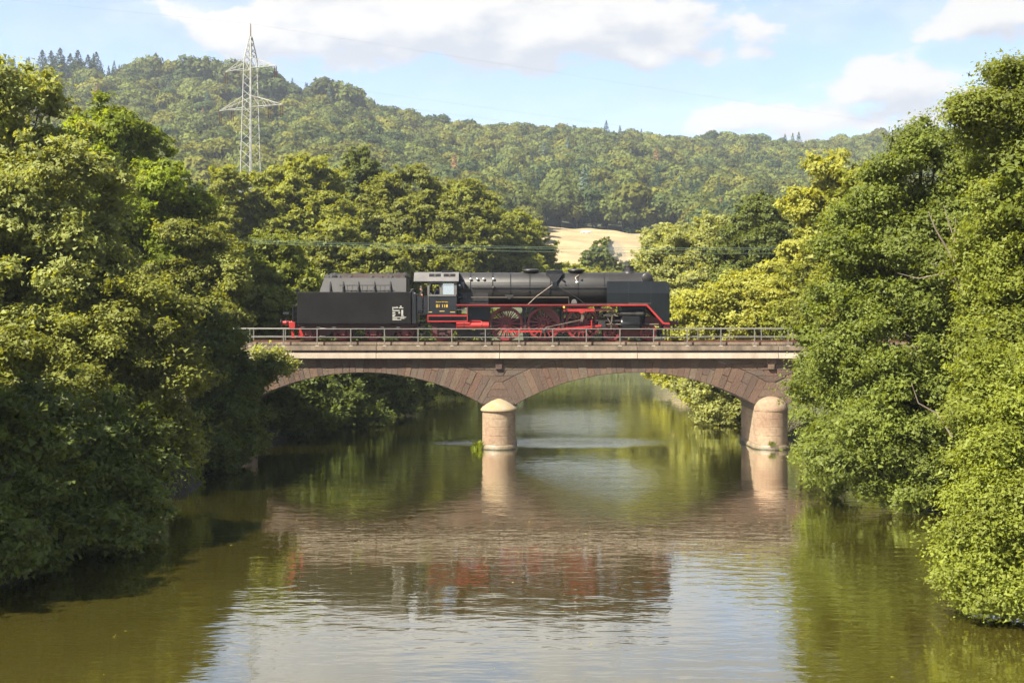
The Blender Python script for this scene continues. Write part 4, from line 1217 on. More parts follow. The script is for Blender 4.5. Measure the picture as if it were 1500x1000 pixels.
def build_cab(zr):
    zt, zw0, zw1, zb = sz(412.2), sz(415.2), sz(431.4), sz(461.2)
    cab = LB().box(sx(627), sx(668), 79.06, 81.94, zb - 0.06, zb + 0.05).build('cab', M['soot_steel'], loco)      # floor first, walls as parts

    def side(f):
        y0, y1 = min(f(79.0), f(79.04)), max(f(79.0), f(79.04))
        LB().box(sx(626), sx(669), y0, y1, zb, zw1).build('side_panel', M['cab_paint'], cab, bevel=0.006)
        fr = LB()
        fr.box(sx(626), sx(669), y0, y1, zw0, zt)
        for (a, b) in ((626, 629), (646.8, 648.6), (664.8, 669)):
            fr.box(sx(a), sx(b), y0, y1, zw1, zw0)
        fr.build('window_frame', M['grey_roof'], cab)
        yl = f(78.97)
        LB().box(sx(626.5), sx(668), min(yl, f(79.0)), max(yl, f(79.0)), zw1 - 0.10, zw1 + 0.01).build('window_ledge', M['grey_roof'], cab)
        LB().box(sx(648.6), sx(664.8), min(f(79.018), f(79.026)), max(f(79.018), f(79.026)), zw1, zw0).build('window_pane', M['cab_glass'], cab)
        LB().box(sx(644.0), sx(646.8), min(f(79.06), f(79.075)), max(f(79.06), f(79.075)), zw1, zw0).build('sliding_sash', M['grey_roof'], cab)
        LB().box(sx(627.0), sx(627.8), min(f(78.96), f(78.985)), max(f(78.96), f(78.985)), sz(459), sz(433)).build('grab_rail', M['grey_roof'], cab)
        # red angle frame under the cab side
        fr = LB()
        fr.box(sx(626), sx(685), y0, y1, sz(463.4), zb - 0.004)
        fr.box(sx(626), sx(685), y0, y1, sz(471.4), sz(469.6))
        for a in (626, 684):
            fr.box(sx(a), sx(a + 1.2), y0, y1, sz(469.6), sz(463.4))
        fr.build('cab_step_frame', M['bright_red'], cab)
        LB().box(sx(628), sx(684), min(f(79.3), f(79.36)), max(f(79.3), f(79.36)), sz(470), sz(463)).build('cab_beam', M['black_paint'], cab)
        LB().box(sx(684), sx(685.2), y0, y1, zb, zr).build('board_post', M['dull_red'], cab)
        LB().box(sx(669.2), sx(684), y0 - 0.0, y1, sz(453.8), sz(453.0)).build('cab_foot_rail', M['grey_roof'], cab)
        # half door and steps at the back of the cab
        LB().box(sx(607.5), sx(618.5), min(f(79.10), f(79.13)), max(f(79.10), f(79.13)), sz(458), sz(432.5)).build('cab_door', M['cab_paint'], cab)
        LB().box(sx(620.4), sx(625.8), min(f(79.02), f(79.05)), max(f(79.02), f(79.05)), sz(460), sz(432.8)).build('door_panel', M['cab_paint'], cab)
        st = LB()
        for py in (453.6, 460.0, 469.6, 479.4, 489.0):
            st.box(sx(611.5, 79.1), sx(621, 79.1), min(f(79.05), f(79.35)), max(f(79.05), f(79.35)), sz(py + 0.45, 79.1), sz(py - 0.45, 79.1))
        for a in (611.0, 621.0):
            st.box(sx(a, 79.1), sx(a + 0.7, 79.1), min(f(79.2), f(79.23)), max(f(79.2), f(79.23)), sz(490, 79.1), sz(456, 79.1))
        st.build('cab_steps', M['soot_steel'], cab)
    pair(side)
    # front and back walls and the roof with sloping shoulders
    LB().box(sx(668.4), sx(669.6), 79.05, 81.95, zb, zt).build('front_wall', M['cab_paint'], cab)
    ys = [79.0 - 0.05, 79.38, 79.9, 80.5, 81.1, 81.62, 82.05]
    zs = [sz(412.4), sz(400.0, 79.4), sz(398.9, 79.9), sz(398.5, YC), sz(398.9, 79.9), sz(400.0, 79.4), sz(412.4)]
    out = list(zip(ys, zs)); inn = [(y + (0.04 if y < YC else (-0.04 if y > YC else 0)), z - 0.04) for y, z in out]
    mb = LB()
    for i in range(6):
        mb.prismx([out[i], out[i + 1], inn[i + 1], inn[i]], sx(606), sx(671.8))
    roof = mb.build('roof', M['grey_roof'], cab)
    LB().box(sx(606), sx(672), 78.90, 78.95, sz(413.4), sz(411.8)).build('gutter', M['cab_paint'], roof)
    LB().box(sx(606), sx(672), 82.05, 82.10, sz(413.4), sz(411.8)).build('gutter', M['cab_paint'], roof)
    for (a, b) in ((628.2, 645.4), (649.6, 666.8)):
        for f in ((lambda y: y), mir):
            def q(py):
                t = (412.4 - py) / 12.4
                return (78.95 + 0.43 * t - 0.012, sz(412.4) + (sz(400.0, 79.4) - sz(412.4)) * t)
            (ya, za), (yb, zb2) = q(405.2), q(400.9)
            v = LB().add([(sx(a), f(ya), za), (sx(b), f(ya), za), (sx(b), f(yb), zb2), (sx(a), f(yb), zb2),
                          (sx(a), f(ya + 0.02), za), (sx(b), f(ya + 0.02), za), (sx(b), f(yb + 0.02), zb2), (sx(a), f(yb + 0.02), zb2)],
                         [(0, 1, 2, 3), (7, 6, 5, 4), (0, 4, 5, 1), (1, 5, 6, 2), (2, 6, 7, 3), (3, 7, 4, 0)]).build('roof_vent', M['black_paint'], roof)
            e = LB()
            for k in range(1, 2):
                xm = sx(a + (b - a) * 0.5)
                e.add([(xm - 0.05, f(ya - 0.01), za), (xm + 0.05, f(ya - 0.01), za), (xm + 0.05, f(yb - 0.01), zb2), (xm - 0.05, f(yb - 0.01), zb2)], [(0, 1, 2, 3)])
            e.build('vent_bar', M['soot_steel'], v)
    LB().box(sx(647, YC), sx(663, YC), YC - 0.5, YC + 0.5, sz(398.4, YC), sz(396.6, YC)).build('roof_hatch', M['cab_paint'], roof, bevel=0.02)
    # generator and pump beside the cab front
    LB().box(sx(671.5, 79.3), sx(681.5, 79.3), 79.18, 79.6, sz(424.5, 79.3), sz(413.2, 79.3)).build('generator', M['cab_paint'], loco, bevel=0.09, segs=3)
    LB().lathe([(0.06, 0.01), (0.055, -0.02), (0, -0.035)], (sx(673.2, 79.2), 79.175, sz(417.6, 79.2)), 'y', 12).build('generator_lamp', M['lamp_glass'], loco, smooth=50)
    LB().tube((sx(671.5, 79.3), 79.4, sz(435, 79.3)), (sx(678.5, 79.3), 79.4, sz(435, 79.3)), 0.14, n=16).build('water_pump', M['cab_paint'], loco, smooth=40)
    # lettering
    for (txt, px, py, s, m_) in (('01 118', 647.3, 448.2, 0.255, 'yellow_mark'), ('Deutsche Reichsbahn', 647.5, 442.2, 0.085, 'yellow_mark')):
        me = text_mesh(txt, s, M[m_], 'lettering')
        c = at(px, py, 78.99) - LO
        link('lettering', me, None, cab, c)
    for (px, py, w) in ((630, 457, 6.0), (647.5, 455.7, 7.2), (663, 457, 7.2)):
        LB().box(sx(px - w / 2), sx(px + w / 2), 78.985, 79.0, sz(py + 0.6), sz(py - 0.6)).build('data_plate', M['brass'], cab)


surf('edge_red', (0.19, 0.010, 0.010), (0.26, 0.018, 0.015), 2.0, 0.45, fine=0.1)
surf('cab_paint', (0.011, 0.012, 0.014), (0.020, 0.021, 0.024), 0.8, 0.40, fine=0.10, spec=0.28)
surf('deflector_paint', (0.004, 0.0055, 0.0065), (0.009, 0.0105, 0.0115), 0.6, 0.28, fine=0.14, spec=0.34)
build_loco()

# ------------------------------------------------------------------ tender
TO = Vector((sx(520, YC), YC, RAIL))
tender = tag(empty('tender', TO), 'black tender with tall coal bunker coupled behind the locomotive cab', 'tender')


def TB(): return MB(TO)


def build_tender():
    zt, zb = sz(427.4), sz(474.6)
    y0, y1 = 79.0, 82.0
    TB().box(sx(435.2), sx(602.6), y0, y1, zb, zt).build('water_tank', M['tender_paint'], tender, bevel=0.05, segs=2)
    TB().box(sx(602.8), sx(610), y0 + 0.04, y1 - 0.04, zb + 0.02, zt - 0.08).build('front_locker', M['cab_paint'], tender, bevel=0.04)
    # coal bunker
    mb = TB()
    lo = [(sx(468, 79.3), sx(595.5, 79.3)), (sx(475, 79.5), sx(595.5, 79.5))]
    za, zb_ = zt - 0.02, sz(406.8, 79.5)
    vs = [(lo[0][0], 79.25, za), (lo[0][1], 79.25, za), (lo[0][1], 81.75, za), (lo[0][0], 81.75, za),
          (lo[1][0], 79.5, zb_), (lo[1][1], 79.5, zb_), (lo[1][1], 81.5, zb_), (lo[1][0], 81.5, zb_)]
    mb.add(vs, [(0, 1, 5, 4), (1, 2, 6, 5), (2, 3, 7, 6), (3, 0, 4, 7), (0, 3, 2, 1), (4, 5, 6, 7)])
    bunker = mb.build('coal_bunker', M['bunker_paint'], tender, bevel=0.02)
    for px in (483.2, 502.4, 524.8, 548.3, 571.7):
        for f in ((lambda y: y), mir):
            e = TB()
            x = sx(px, 79.2)
            e.add([(x - 0.035, f(79.02), za), (x + 0.035, f(79.02), za), (x + 0.035, f(79.30), za), (x - 0.035, f(79.30), za), (x - 0.035, f(79.44), sz(412, 79.4)), (x + 0.035, f(79.44), sz(412, 79.4))],
                  [(0, 1, 2, 3), (0, 4, 5, 1), (3, 2, 5, 4), (0, 3, 4), (1, 5, 2)])
            e.build('bunker_gusset', M['black_paint'], bunker)
    TB().tube((sx(497, 79.1), 79.1, sz(417.9, 79.1)), (sx(572, 79.1), 79.1, sz(417.9, 79.1)), 0.02, n=6).build('tool_rail', M['soot_steel'], tender)
    for px in (509, 516, 531, 538, 557, 564):
        TB().tube((sx(px, 79.1), 79.1, sz(418, 79.1)), (sx(px, 79.1), 79.1, zt - 0.01), 0.014, n=6).build('tool_rail_post', M['soot_steel'], tender)
    # boards that heighten the bunker and the coal inside
    for k, (a, b) in enumerate(((501, 516), (516.4, 548), (548.4, 584.5), (584.9, 593))):
        for f in ((lambda y: y), mir):
            TB().box(sx(a, 79.55), sx(b, 79.55), min(f(79.55), f(79.6)), max(f(79.55), f(79.6)), zb_ - 0.01, sz(401.2 - (0.5 if k % 2 else 0), 79.55)).build('bunker_board', M['plank'], bunker)
    rr = random.Random(3)
    lump = bmesh.new(); bmesh.ops.create_icosphere(lump, subdivisions=1, radius=0.2)
    for v in lump.verts: v.co *= rr.uniform(0.75, 1.15)
    me = bpy.data.meshes.new('coal_lump'); lump.to_mesh(me); lump.free(); me.materials.append(M['coal'])
    vs, fs = [], []
    base = np.array([v.co for v in me.vertices]); tri = [tuple(p.vertices) for p in me.polygons]
    for i in range(420):
        x = rr.uniform(sx(478, 79.5), sx(594, 79.5)); y = rr.uniform(79.62, 81.4)
        hgt = 0.16 * (1 - abs(y - YC) / 1.0)
        q = base * rr.uniform(0.6, 1.2) + np.array([x, y, zb_ + 0.02 + hgt * rr.uniform(0.2, 1)])
        b = len(vs); vs += [tuple(p) for p in q]; fs += [tuple(j + b for j in t) for t in tri]
    TB().add(vs, fs).build('coal', M['coal'], bunker)['kind'] = 'stuff'
    # back end: lamp, ladder, beam, buffers
    TB().box(sx(433.2, 79.3), sx(437.6, 79.3), 79.2, 79.5, zt, sz(422, 79.3)).build('rear_lamp', M['black_paint'], tender, bevel=0.03)
    e = TB()
    for py in (432, 440, 448, 456, 464, 472): e.box(sx(428, 79.3), sx(435, 79.3), 79.2, 79.24, sz(py + 0.5, 79.3), sz(py - 0.5, 79.3))
    e.box(sx(428, 79.3), sx(429, 79.3), 79.2, 79.24, sz(474, 79.3), sz(447, 79.3))
    e.build('ladder', M['black_paint'], tender)
    TB().box(sx(428.5, 79.3), sx(435.2, 79.3), 79.3, 81.7, zb, sz(447, 79.3)).build('rear_locker', M['tender_paint'], tender, bevel=0.03)
    TB().box(sx(415, 79.4), sx(424.5, 79.4), 79.3, 79.6, sz(461.5, 79.4), sz(457.2, 79.4)).build('tail_lamp', M['cab_paint'], tender, bevel=0.04)
    TB().tube((sx(420, 79.4), 79.45, sz(474, 79.4)), (sx(420, 79.4), 79.45, sz(461, 79.4)), 0.03, n=8).build('lamp_iron', M['black_paint'], tender)
    TB().box(sx(425, 79.5), sx(434, 79.5), YC - 1.4, YC + 1.4, sz(481, 79.3), sz(471.5, 79.3)).build('buffer_beam', M['bright_red'], tender, bevel=0.02)
    for f in ((lambda y: y), mir):
        b = TB().tube((sx(413.5, 79.6), f(79.62), RAIL + 1.05), (sx(425.5, 79.6), f(79.62), RAIL + 1.05), 0.12, 0.14, 16).build('buffer', M['bright_red'], tender, smooth=40)
        TB().lathe([(0.0, sx(412.6, 79.6)), (0.24, sx(412.6, 79.6)), (0.24, sx(411.4, 79.6)), (0.0, sx(410.8, 79.6))], (0, f(79.62), RAIL + 1.05), 'x', 20).build('buffer_head', M['black_paint'], b, smooth=40)
        TB().prism(pp([(427, 481), (431, 481), (431, 493), (434, 493), (434, 495), (427, 495)], 79.3), f(79.28), f(79.34)).build('rear_step', M['bright_red'], tender)
        TB().prism(pp([(436, 480), (440, 480), (445, 492), (441, 493)], 79.3), f(79.28), f(79.34)).build('guard_iron', M['bright_red'], tender)
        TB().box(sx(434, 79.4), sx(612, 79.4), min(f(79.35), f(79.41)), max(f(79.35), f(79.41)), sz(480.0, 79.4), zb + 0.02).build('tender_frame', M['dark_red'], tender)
        for px in (443, 466, 489, 560, 583):
            TB().box(sx(px - 2.4), sx(px + 2.4), min(f(79.1), f(79.14)), max(f(79.1), f(79.14)), sz(479.9), sz(478.7)).build('frame_lug', M['grey_roof'], tender)
    for (a, b) in ((452, 501), (547, 594)):
        for f in ((lambda y: y), mir):
            TB().prism(pp([(a - 12, 482), (b + 12, 482), (b + 12, 486), ((a + b) / 2 + 8, 487), ((a + b) / 2 + 5, 492), ((a + b) / 2 - 5, 492), ((a + b) / 2 - 8, 487), (a - 12, 486)], 79.5), f(79.46), f(79.5)).build('bogie_frame', M['dark_red'], tender)
            for c in (a, b):
                TB().box(sx(c - 5, 79.4), sx(c + 5, 79.4), min(f(79.36), f(79.48)), max(f(79.36), f(79.48)), sz(491.5, 79.4), sz(481, 79.4)).build('axle_box', M['dull_red'], tender, bevel=0.03)
                e = TB()
                for q in range(5):
                    e.box(sx(c - 9 + q * 1.4, 79.4), sx(c + 9 - q * 1.4, 79.4), min(f(79.38), f(79.46)), max(f(79.38), f(79.46)), sz(480.6 - q * 0.0 + q * 0.6, 79.4), sz(480.0 + q * 0.6, 79.4))
                e.build('leaf_spring', M['dark_red'], tender)
    for px in (452, 501, 547, 594):
        wheel('tender_wheel', WH_N, sx(px, 79.8), tender, TO, 0.5)
        wheel('tender_wheel', WH_N, sx(px, 79.8), tender, TO, 0.5, True)
    # painted data panel: rows of white marks as on the photograph
    e = TB()
    rows = [(575, 576.2, 449.5, 453.8), (576.6, 583.0, 449.8, 451.2), (586, 588.4, 447.8, 449.6), (584, 591, 450.2, 451.4), (581, 582.2, 448.8, 449.6)]
    rows += [(575, 585.5, 454.0, 455.6), (588, 590.6, 453.8, 461.5), (575, 579.2, 457.0, 458.8), (583.8, 586.2, 456.6, 459.2), (575, 579.6, 460.0, 461.6), (575, 578.2, 462.0, 463.4), (588, 591.6, 461.8, 463.2)]
    rows += [(575, 595, 464.0, 465.0), (575, 581.8, 465.8, 467.0), (586.5, 592.4, 465.4, 466.8), (575, 588, 467.6, 468.8)]
    for (a, b, c, d) in rows:
        x = a
        while x < b:
            w = min(rr.uniform(0.9, 2.2), b - x)
            e.box(sx(x), sx(x + w * 0.84), 78.988, 79.0, sz(d), sz(c))
            x += w
    e.build('data_panel', M['white_mark'], tender)['kind'] = 'stuff'


surf('bunker_paint', (0.021, 0.020, 0.020), (0.036, 0.034, 0.034), 0.9, 0.6, fine=0.10)
build_tender()


# ------------------------------------------------------------------ people on the footplate
def person(label, foot, rz, shirt, lean=0.0, arm_mat=None, cap='hair', h=1.74, arms='down', turn=0.0, collar=None):
    """faces +X before the turn; one skinned surface, clothes as materials of its faces, cap or hair as a child"""
    k = h / 1.74
    V, E, Rr, Lb = [], [], [], []

    def v(p, r, lb, prev=None):
        V.append(Vector(p) * k); Rr.append(r * k); Lb.append(lb)
        if prev is not None: E.append((prev, len(V) - 1))
        return len(V) - 1
    T, S = 'trouser_cloth', shirt
    c, s = math.cos(lean), math.sin(lean)

    def up(x, y, z):                      # torso leans about the hips
        return (x * c + (z - 0.95) * s, y, 0.95 + (z - 0.95) * c - x * s)
    pel = v((0, 0, 0.95), 0.135, T)
    wa = v(up(0, 0, 1.12), 0.13, S, pel)
    ch = v(up(0.01, 0, 1.30), 0.15, S, wa)
    nb = v(up(0, 0, 1.45), 0.085, S, ch)
    nk = v(up(0.01, 0, 1.52), 0.055, 'skin', nb)
    jw = v(up(0.045, 0, 1.58), 0.075, 'skin', nk)
    hd = v(up(0.03, 0, 1.66), 0.095, 'skin', jw)
    tp = v(up(0.015, 0, 1.715), 0.07, 'skin', hd)
    nose = v(up(0.128, 0, 1.625), 0.013, 'skin', jw)
    for sd in (-1, 1):
        v(up(0.02, sd * 0.097, 1.635), 0.016, 'skin', hd)
        sh = v(up(0, sd * 0.17, 1.41), 0.07, S, nb)
        am = arm_mat or S
        if arms == 'sill' or (arms == 'one' and sd < 0):
            el = v(up(0.12, sd * 0.27, 1.17), 0.048, am, sh)
            wr = v(up(0.36, sd * 0.25, 1.16), 0.034, am, el)
            d = Vector((1, 0, -0.1))
        else:
            el = v(up(-0.03, sd * 0.25, 1.13), 0.048, am, sh)
            wr = v(up(0.06, sd * 0.27, 0.90), 0.034, am, el)
            d = Vector((0.25, 0, -1))
        d.normalize()
        w = Vector(V[wr]) / k
        pm = v(w + d * 0.07, 0.032, 'skin', wr)
        side = d.cross(Vector((0, 1, 0))).normalized()
        for j, ln in enumerate((0.075, 0.085, 0.08, 0.062)):
            b = w + d * 0.085 + side * (j - 1.5) * 0.021
            kx = v(b + d * ln * 0.55, 0.0095, 'skin', pm)
            v(b + d * ln + Vector((0, -sd * 0.02, 0)), 0.008, 'skin', kx)
        th = v(w + d * 0.05 - side * 0.05, 0.011, 'skin', pm)
        v(w + d * 0.09 - side * 0.065, 0.009, 'skin', th)
        hp = v((0, sd * 0.095, 0.90), 0.10, T, pel)
        kn = v((0.03, sd * 0.105, 0.50), 0.062, T, hp)
        ak = v((-0.01, sd * 0.11, 0.09), 0.045, T, kn)
        v((0.15, sd * 0.12, 0.035), 0.038, 'hair', ak)
    me = bpy.data.meshes.new('person')
    me.from_pydata(V, E, [])
    ob = bpy.data.objects.new('person', me)
    COL.objects.link(ob)
    sk = ob.modifiers.new('skin', 'SKIN'); sk.use_smooth_shade = True
    for i, r in enumerate(Rr):
        ob.data.skin_vertices[0].data[i].radius = (r, r)
    ob.data.skin_vertices[0].data[pel].use_root = True
    sb = ob.modifiers.new('sub', 'SUBSURF'); sb.levels = 1; sb.render_levels = 1
    dg = bpy.context.evaluated_depsgraph_get()
    body = bpy.data.meshes.new_from_object(ob.evaluated_get(dg))
    bpy.data.objects.remove(ob, do_unlink=True)
    names = []
    for l in Lb:
        if l not in names: names.append(l)
    body.materials.clear()
    for l in names: body.materials.append(M[l])
    P_ = np.array([tuple(q) for q in V])
    for p in body.polygons:
        p.use_smooth = True
        d = ((P_ - np.array(p.center)) ** 2).sum(1) - np.array(Rr) ** 2
        p.material_index = names.index(Lb[int(d.argmin())])
    root = link('person', body, None, None, foot)
    root.rotation_euler = (0, 0, rz)
    tag(root, label, 'person', 'crew on the footplate')
    hc = Vector(V[hd])
    rot = Matrix.Rotation(lean, 4, 'Y')
    cp = MB()
    if cap == 'hair':
        cp.lathe([(0.104 * k, 0.0), (0.108 * k, 0.035), (0.095 * k, 0.085), (0.06 * k, 0.115), (0, 0.125)], (0, 0, 0), 'z', 16)
    else:
        cp.lathe([(0.112 * k, 0.0), (0.115 * k, 0.05), (0.12 * k, 0.09), (0.08 * k, 0.12), (0, 0.13)], (0, 0, 0), 'z', 16)
        cp.prism([(0.06, 0.015), (0.2, -0.005), (0.2, 0.005), (0.06, 0.03)], -0.08, 0.08)
    m_ = cp.mesh('cap' if cap != 'hair' else 'hair', M['hair' if cap == 'hair' else 'dark_cloth'], 50)
    m_.transform(rot)
    link('cap' if cap != 'hair' else 'hair', m_, None, root, hc + Vector((-0.012, 0, 0.012)))
    for sd in (-1, 1):
        e = MB().lathe([(0, -0.011), (0.011, 0), (0, 0.011)], (0, 0, 0), 'z', 8).mesh('eye', M['hair'], 60)
        q = rot @ Vector((0.086, sd * 0.034, -0.012))
        link('eye', e, None, root, hc + q)
    e = MB().box(-0.006, 0.006, -0.025, 0.025, -0.005, 0.005).mesh('mouth', M['dull_red'])
    link('mouth', e, None, root, hc + rot @ Vector((0.093, 0, -0.072)))
    return root


fz = sz(461.2) + 0.052
person('driver in blue overalls standing behind the open cab window', (sx(639.5, 79.7), 79.55, fz), R(-20), 'blue_cloth', 0.10, None, 'hair', 1.60, 'down')
person('crew member in dark cap leaning out between tender and cab', (sx(611, 79.6), 79.55, fz - 0.10), R(-150), 'pale_blue_cloth', 0.42, None, 'cap', 1.62, 'sill')
person('crew member in dark clothes with orange sleeves at the cab doorway', (sx(618.5, 79.9), 79.9, fz - 0.02), R(180), 'dark_cloth', 0.05, 'orange_cloth', 'hair', 1.66, 'one')
# ------------------------------------------------------------------ trees
def unit(v): return v / np.maximum(np.linalg.norm(v, axis=1, keepdims=True), 1e-9)


def leaves(c, nrm, size, tint, rng, aspect=0.62, org=(0, 0, 0)):
    """one small pointed blade for every centre"""
    n = len(c)
    r = unit(rng.normal(size=(n, 3)))
    a = unit(np.cross(nrm, r))
    b = np.cross(nrm, a)
    s = size[:, None]
    bend = nrm * s * rng.uniform(-0.25, 0.25, (n, 1))
    c = c - np.array(org)
    k = aspect / 0.62
    v = np.stack([c + a * s * 1.15, c - a * s * 0.7 - b * s * 0.72 * k + bend, c - a * s * 0.7 + b * s * 0.72 * k + bend], 1).reshape(-1, 3)
    f = np.arange(3 * n).reshape(-1, 3)
    return v, f, tint


def boughs_of(lobes, rng, size, fill=1.0):
    """lobes: (centre, radii) of the crown's masses; returns the centres and radii of the boughs that make them up"""
    out = []
    for (c, r) in lobes:
        c, r = np.array(c), np.array(r)
        vol = (r[0] * r[1] * r[2]) ** (1 / 3)
        bs = size * 0.84 * (0.85 + 0.3 * rng.random())
        n = int(max(6, fill * 9.0 * (vol / bs) ** 2 * 0.62))
        d = unit(rng.normal(size=(n, 3)))
        k = rng.uniform(0.55, 0.98, n) ** 0.7
        p = c + d * r * k[:, None]
        br = bs * rng.uniform(0.6, 1.35, n)
        for q, b in zip(p, br): out.append((q, b))
        m = max(3, n // 2)                # sprays that stand out of the mass and roughen its outline
        d = unit(rng.normal(size=(m, 3)) + np.array([0, 0, 0.25]))
        p = c + d * r * rng.uniform(0.98, 1.2, (m, 1))
        for q in p: out.append((q, bs * rng.uniform(0.25, 0.5)))
        out.append((c, vol * 0.45))
    return out


def crown(name, lobes, leaf, bough, density, mat, seed, org, parent, near_side=True, fill=1.0, gap=0.0, twig=0.2, droop=0.0, core=True, zmin=0.12, clip=None):
    rng = np.random.default_rng(seed)
    bs = boughs_of(lobes, rng, bough, fill)
    C, NN, S, T = [], [], [], []
    ymid = np.mean([l[0][1] for l in lobes]); yrad = max(l[1][1] for l in lobes)
    for (bc, br) in bs:
        if rng.random() < max(gap, 0.07): continue
        flat = rng.uniform(0.55, 0.9)
        tone = rng.normal(0, 0.16)
        area = 4 * math.pi * br * br * 0.7
        k = density
        if near_side:                     # the side of the crown that faces away from the river is left thinner
            q = (bc[1] - ymid) / yrad
            k *= float(np.interp(q, [0.0, 0.5], [1.0, 0.32]))
        n = int(area * k / (2 * leaf * leaf * 0.62))
        nt = max(4, int(n / 26))
        d = unit(rng.normal(size=(nt, 3)))
        d[:, 2] = np.where((d[:, 2] < -0.25) & (rng.random(nt) < 0.6), -d[:, 2], d[:, 2])
        rad = br * np.clip(1 - np.abs(rng.normal(0, 0.22, nt)), 0.15, 1.08)
        tc = bc + d * rad[:, None] * np.array([1, 1, flat])
        if droop: tc[:, 2] -= droop * rng.random(nt) * br
        own = rng.integers(0, nt, n)
        tr = twig * (0.6 + 0.9 * rng.random(nt))
        p = tc[own] + rng.normal(size=(n, 3)) * tr[own][:, None] * np.array([1, 1, 0.6])
        nn = unit(d[own] * 0.7 + np.array([-0.1, -0.1, 0.5]) + rng.normal(size=(n, 3)) * 0.42)
        tw_t = rng.normal(0, 0.16, nt)
        t = np.clip(0.5 + tone + tw_t[own] + rng.normal(0, 0.15, n), 0, 1)
        C.append(p); NN.append(nn); S.append(leaf * np.clip(rng.lognormal(-0.04, 0.34, n), 0.45, 1.8)); T.append(t)
        if core:                          # larger, sparser blades inside keep the bough from being glassy
            m = int(area * 0.55 / (2 * (leaf * 2.6) ** 2 * 0.62)) + 3
            d2 = unit(rng.normal(size=(m, 3)))
            p2 = bc + d2 * (br * rng.uniform(0.1, 0.72, m))[:, None] * np.array([1, 1, flat])
            C.append(p2); NN.append(unit(rng.normal(size=(m, 3)) + np.array([0, 0, 0.6]))); S.append(np.full(m, leaf * 2.4)); T.append(rng.uniform(0.3, 0.6, m))
    C, NN, S, T = np.concatenate(C), np.concatenate(NN), np.concatenate(S), np.concatenate(T)
    ok = C[:, 2] > zmin
    if clip is not None: ok &= clip(C)
    C, NN, S, T = C[ok], NN[ok], S[ok], T[ok]
    v, f, t = leaves(C, NN, S, T, rng, org=org)
    return link(name, np_mesh(name, v, f, mat, t), None, parent), bs


TRI = [0]


def limbs(root, org, base, top, bs, rng, r0, parent, n_limb=12, mat='bark', spread=0.6):
    """a tapering trunk that wanders a little and limbs that reach into the boughs"""
    mb = MB(org)
    base, top = Vector(base), Vector(top)
    pts, rad = [], []
    k = 8
    for i in range(k + 1):
        t = i / k
        p = base.lerp(top, t) + Vector((rng.normal(0, 0.12), rng.normal(0, 0.12), 0)) * (1 if 0 < i < k else 0)
        pts.append(p); rad.append(r0 * (1.25 if i == 0 else 1) * (1 - 0.88 * t))
    mb.path(pts, rad, 10)
    tr = mb.build('trunk', M[mat], parent, smooth=60)
    order = rng.permutation(len(bs))[:n_limb]
    for j in order:
        c = Vector(bs[j][0])
        h = min(max((c.z - base.z) / max(top.z - base.z, 0.1) * 0.75, 0.12), 0.9)
        i = int(h * k); s = pts[min(i, k)]
        ln = (c - s).length
        if ln < 0.4: continue
        m = s.lerp(c, 0.5) + Vector((rng.normal(0, 0.08), rng.normal(0, 0.08), 0.10)) * ln * 0.8
        r = min(rad[min(i, k)] * 0.55, 0.02 + ln * 0.018)
        b = MB(org)
        b.path([s, s.lerp(m, 0.5), m, m.lerp(c, 0.6), c], [r, r * 0.8, r * 0.6, r * 0.4, r * 0.15], 6)
        b.build('limb', M[mat], parent, smooth=60)
    return tr


def L_(px, py, D, rx, ry, depth=None):
    """a mass of the crown: seen at (px, py) with half sizes rx, ry, D metres away"""
    c = at(px, py, D)
    a, b = rx * D / F, ry * D / F
    return ((c.x, c.y, c.z), (a, depth if depth else (a + b) / 2, b))


def tree(name, label, cat, lobes, base_xd, leaf, bough, density, mat, seed, group=None, r0=0.25, top=None, n_limb=12, bark='bark', **kw):
    x, d = base_xd
    z = gz(x, d) - 0.15
    org = (x, d, z)
    root = tag(empty(name, org), label, cat, group)
    cr, bs = crown('crown', lobes, leaf, bough, density, M[mat], seed, org, root, **kw)
    rng = np.random.default_rng(seed + 999)
    tp = top or max(lobes, key=lambda l: l[0][2])[0]
    limbs(root, org, (x, d, z), (tp[0], tp[1], tp[2]), bs, rng, r0, root, n_limb, bark)
    TRI[0] += len(cr.data.polygons)
    return root


GL, GR = 'trees on the left river bank', 'trees on the right river bank'
GM, GV = 'trees in the grove behind the bridge', 'trees upstream of the bridge'


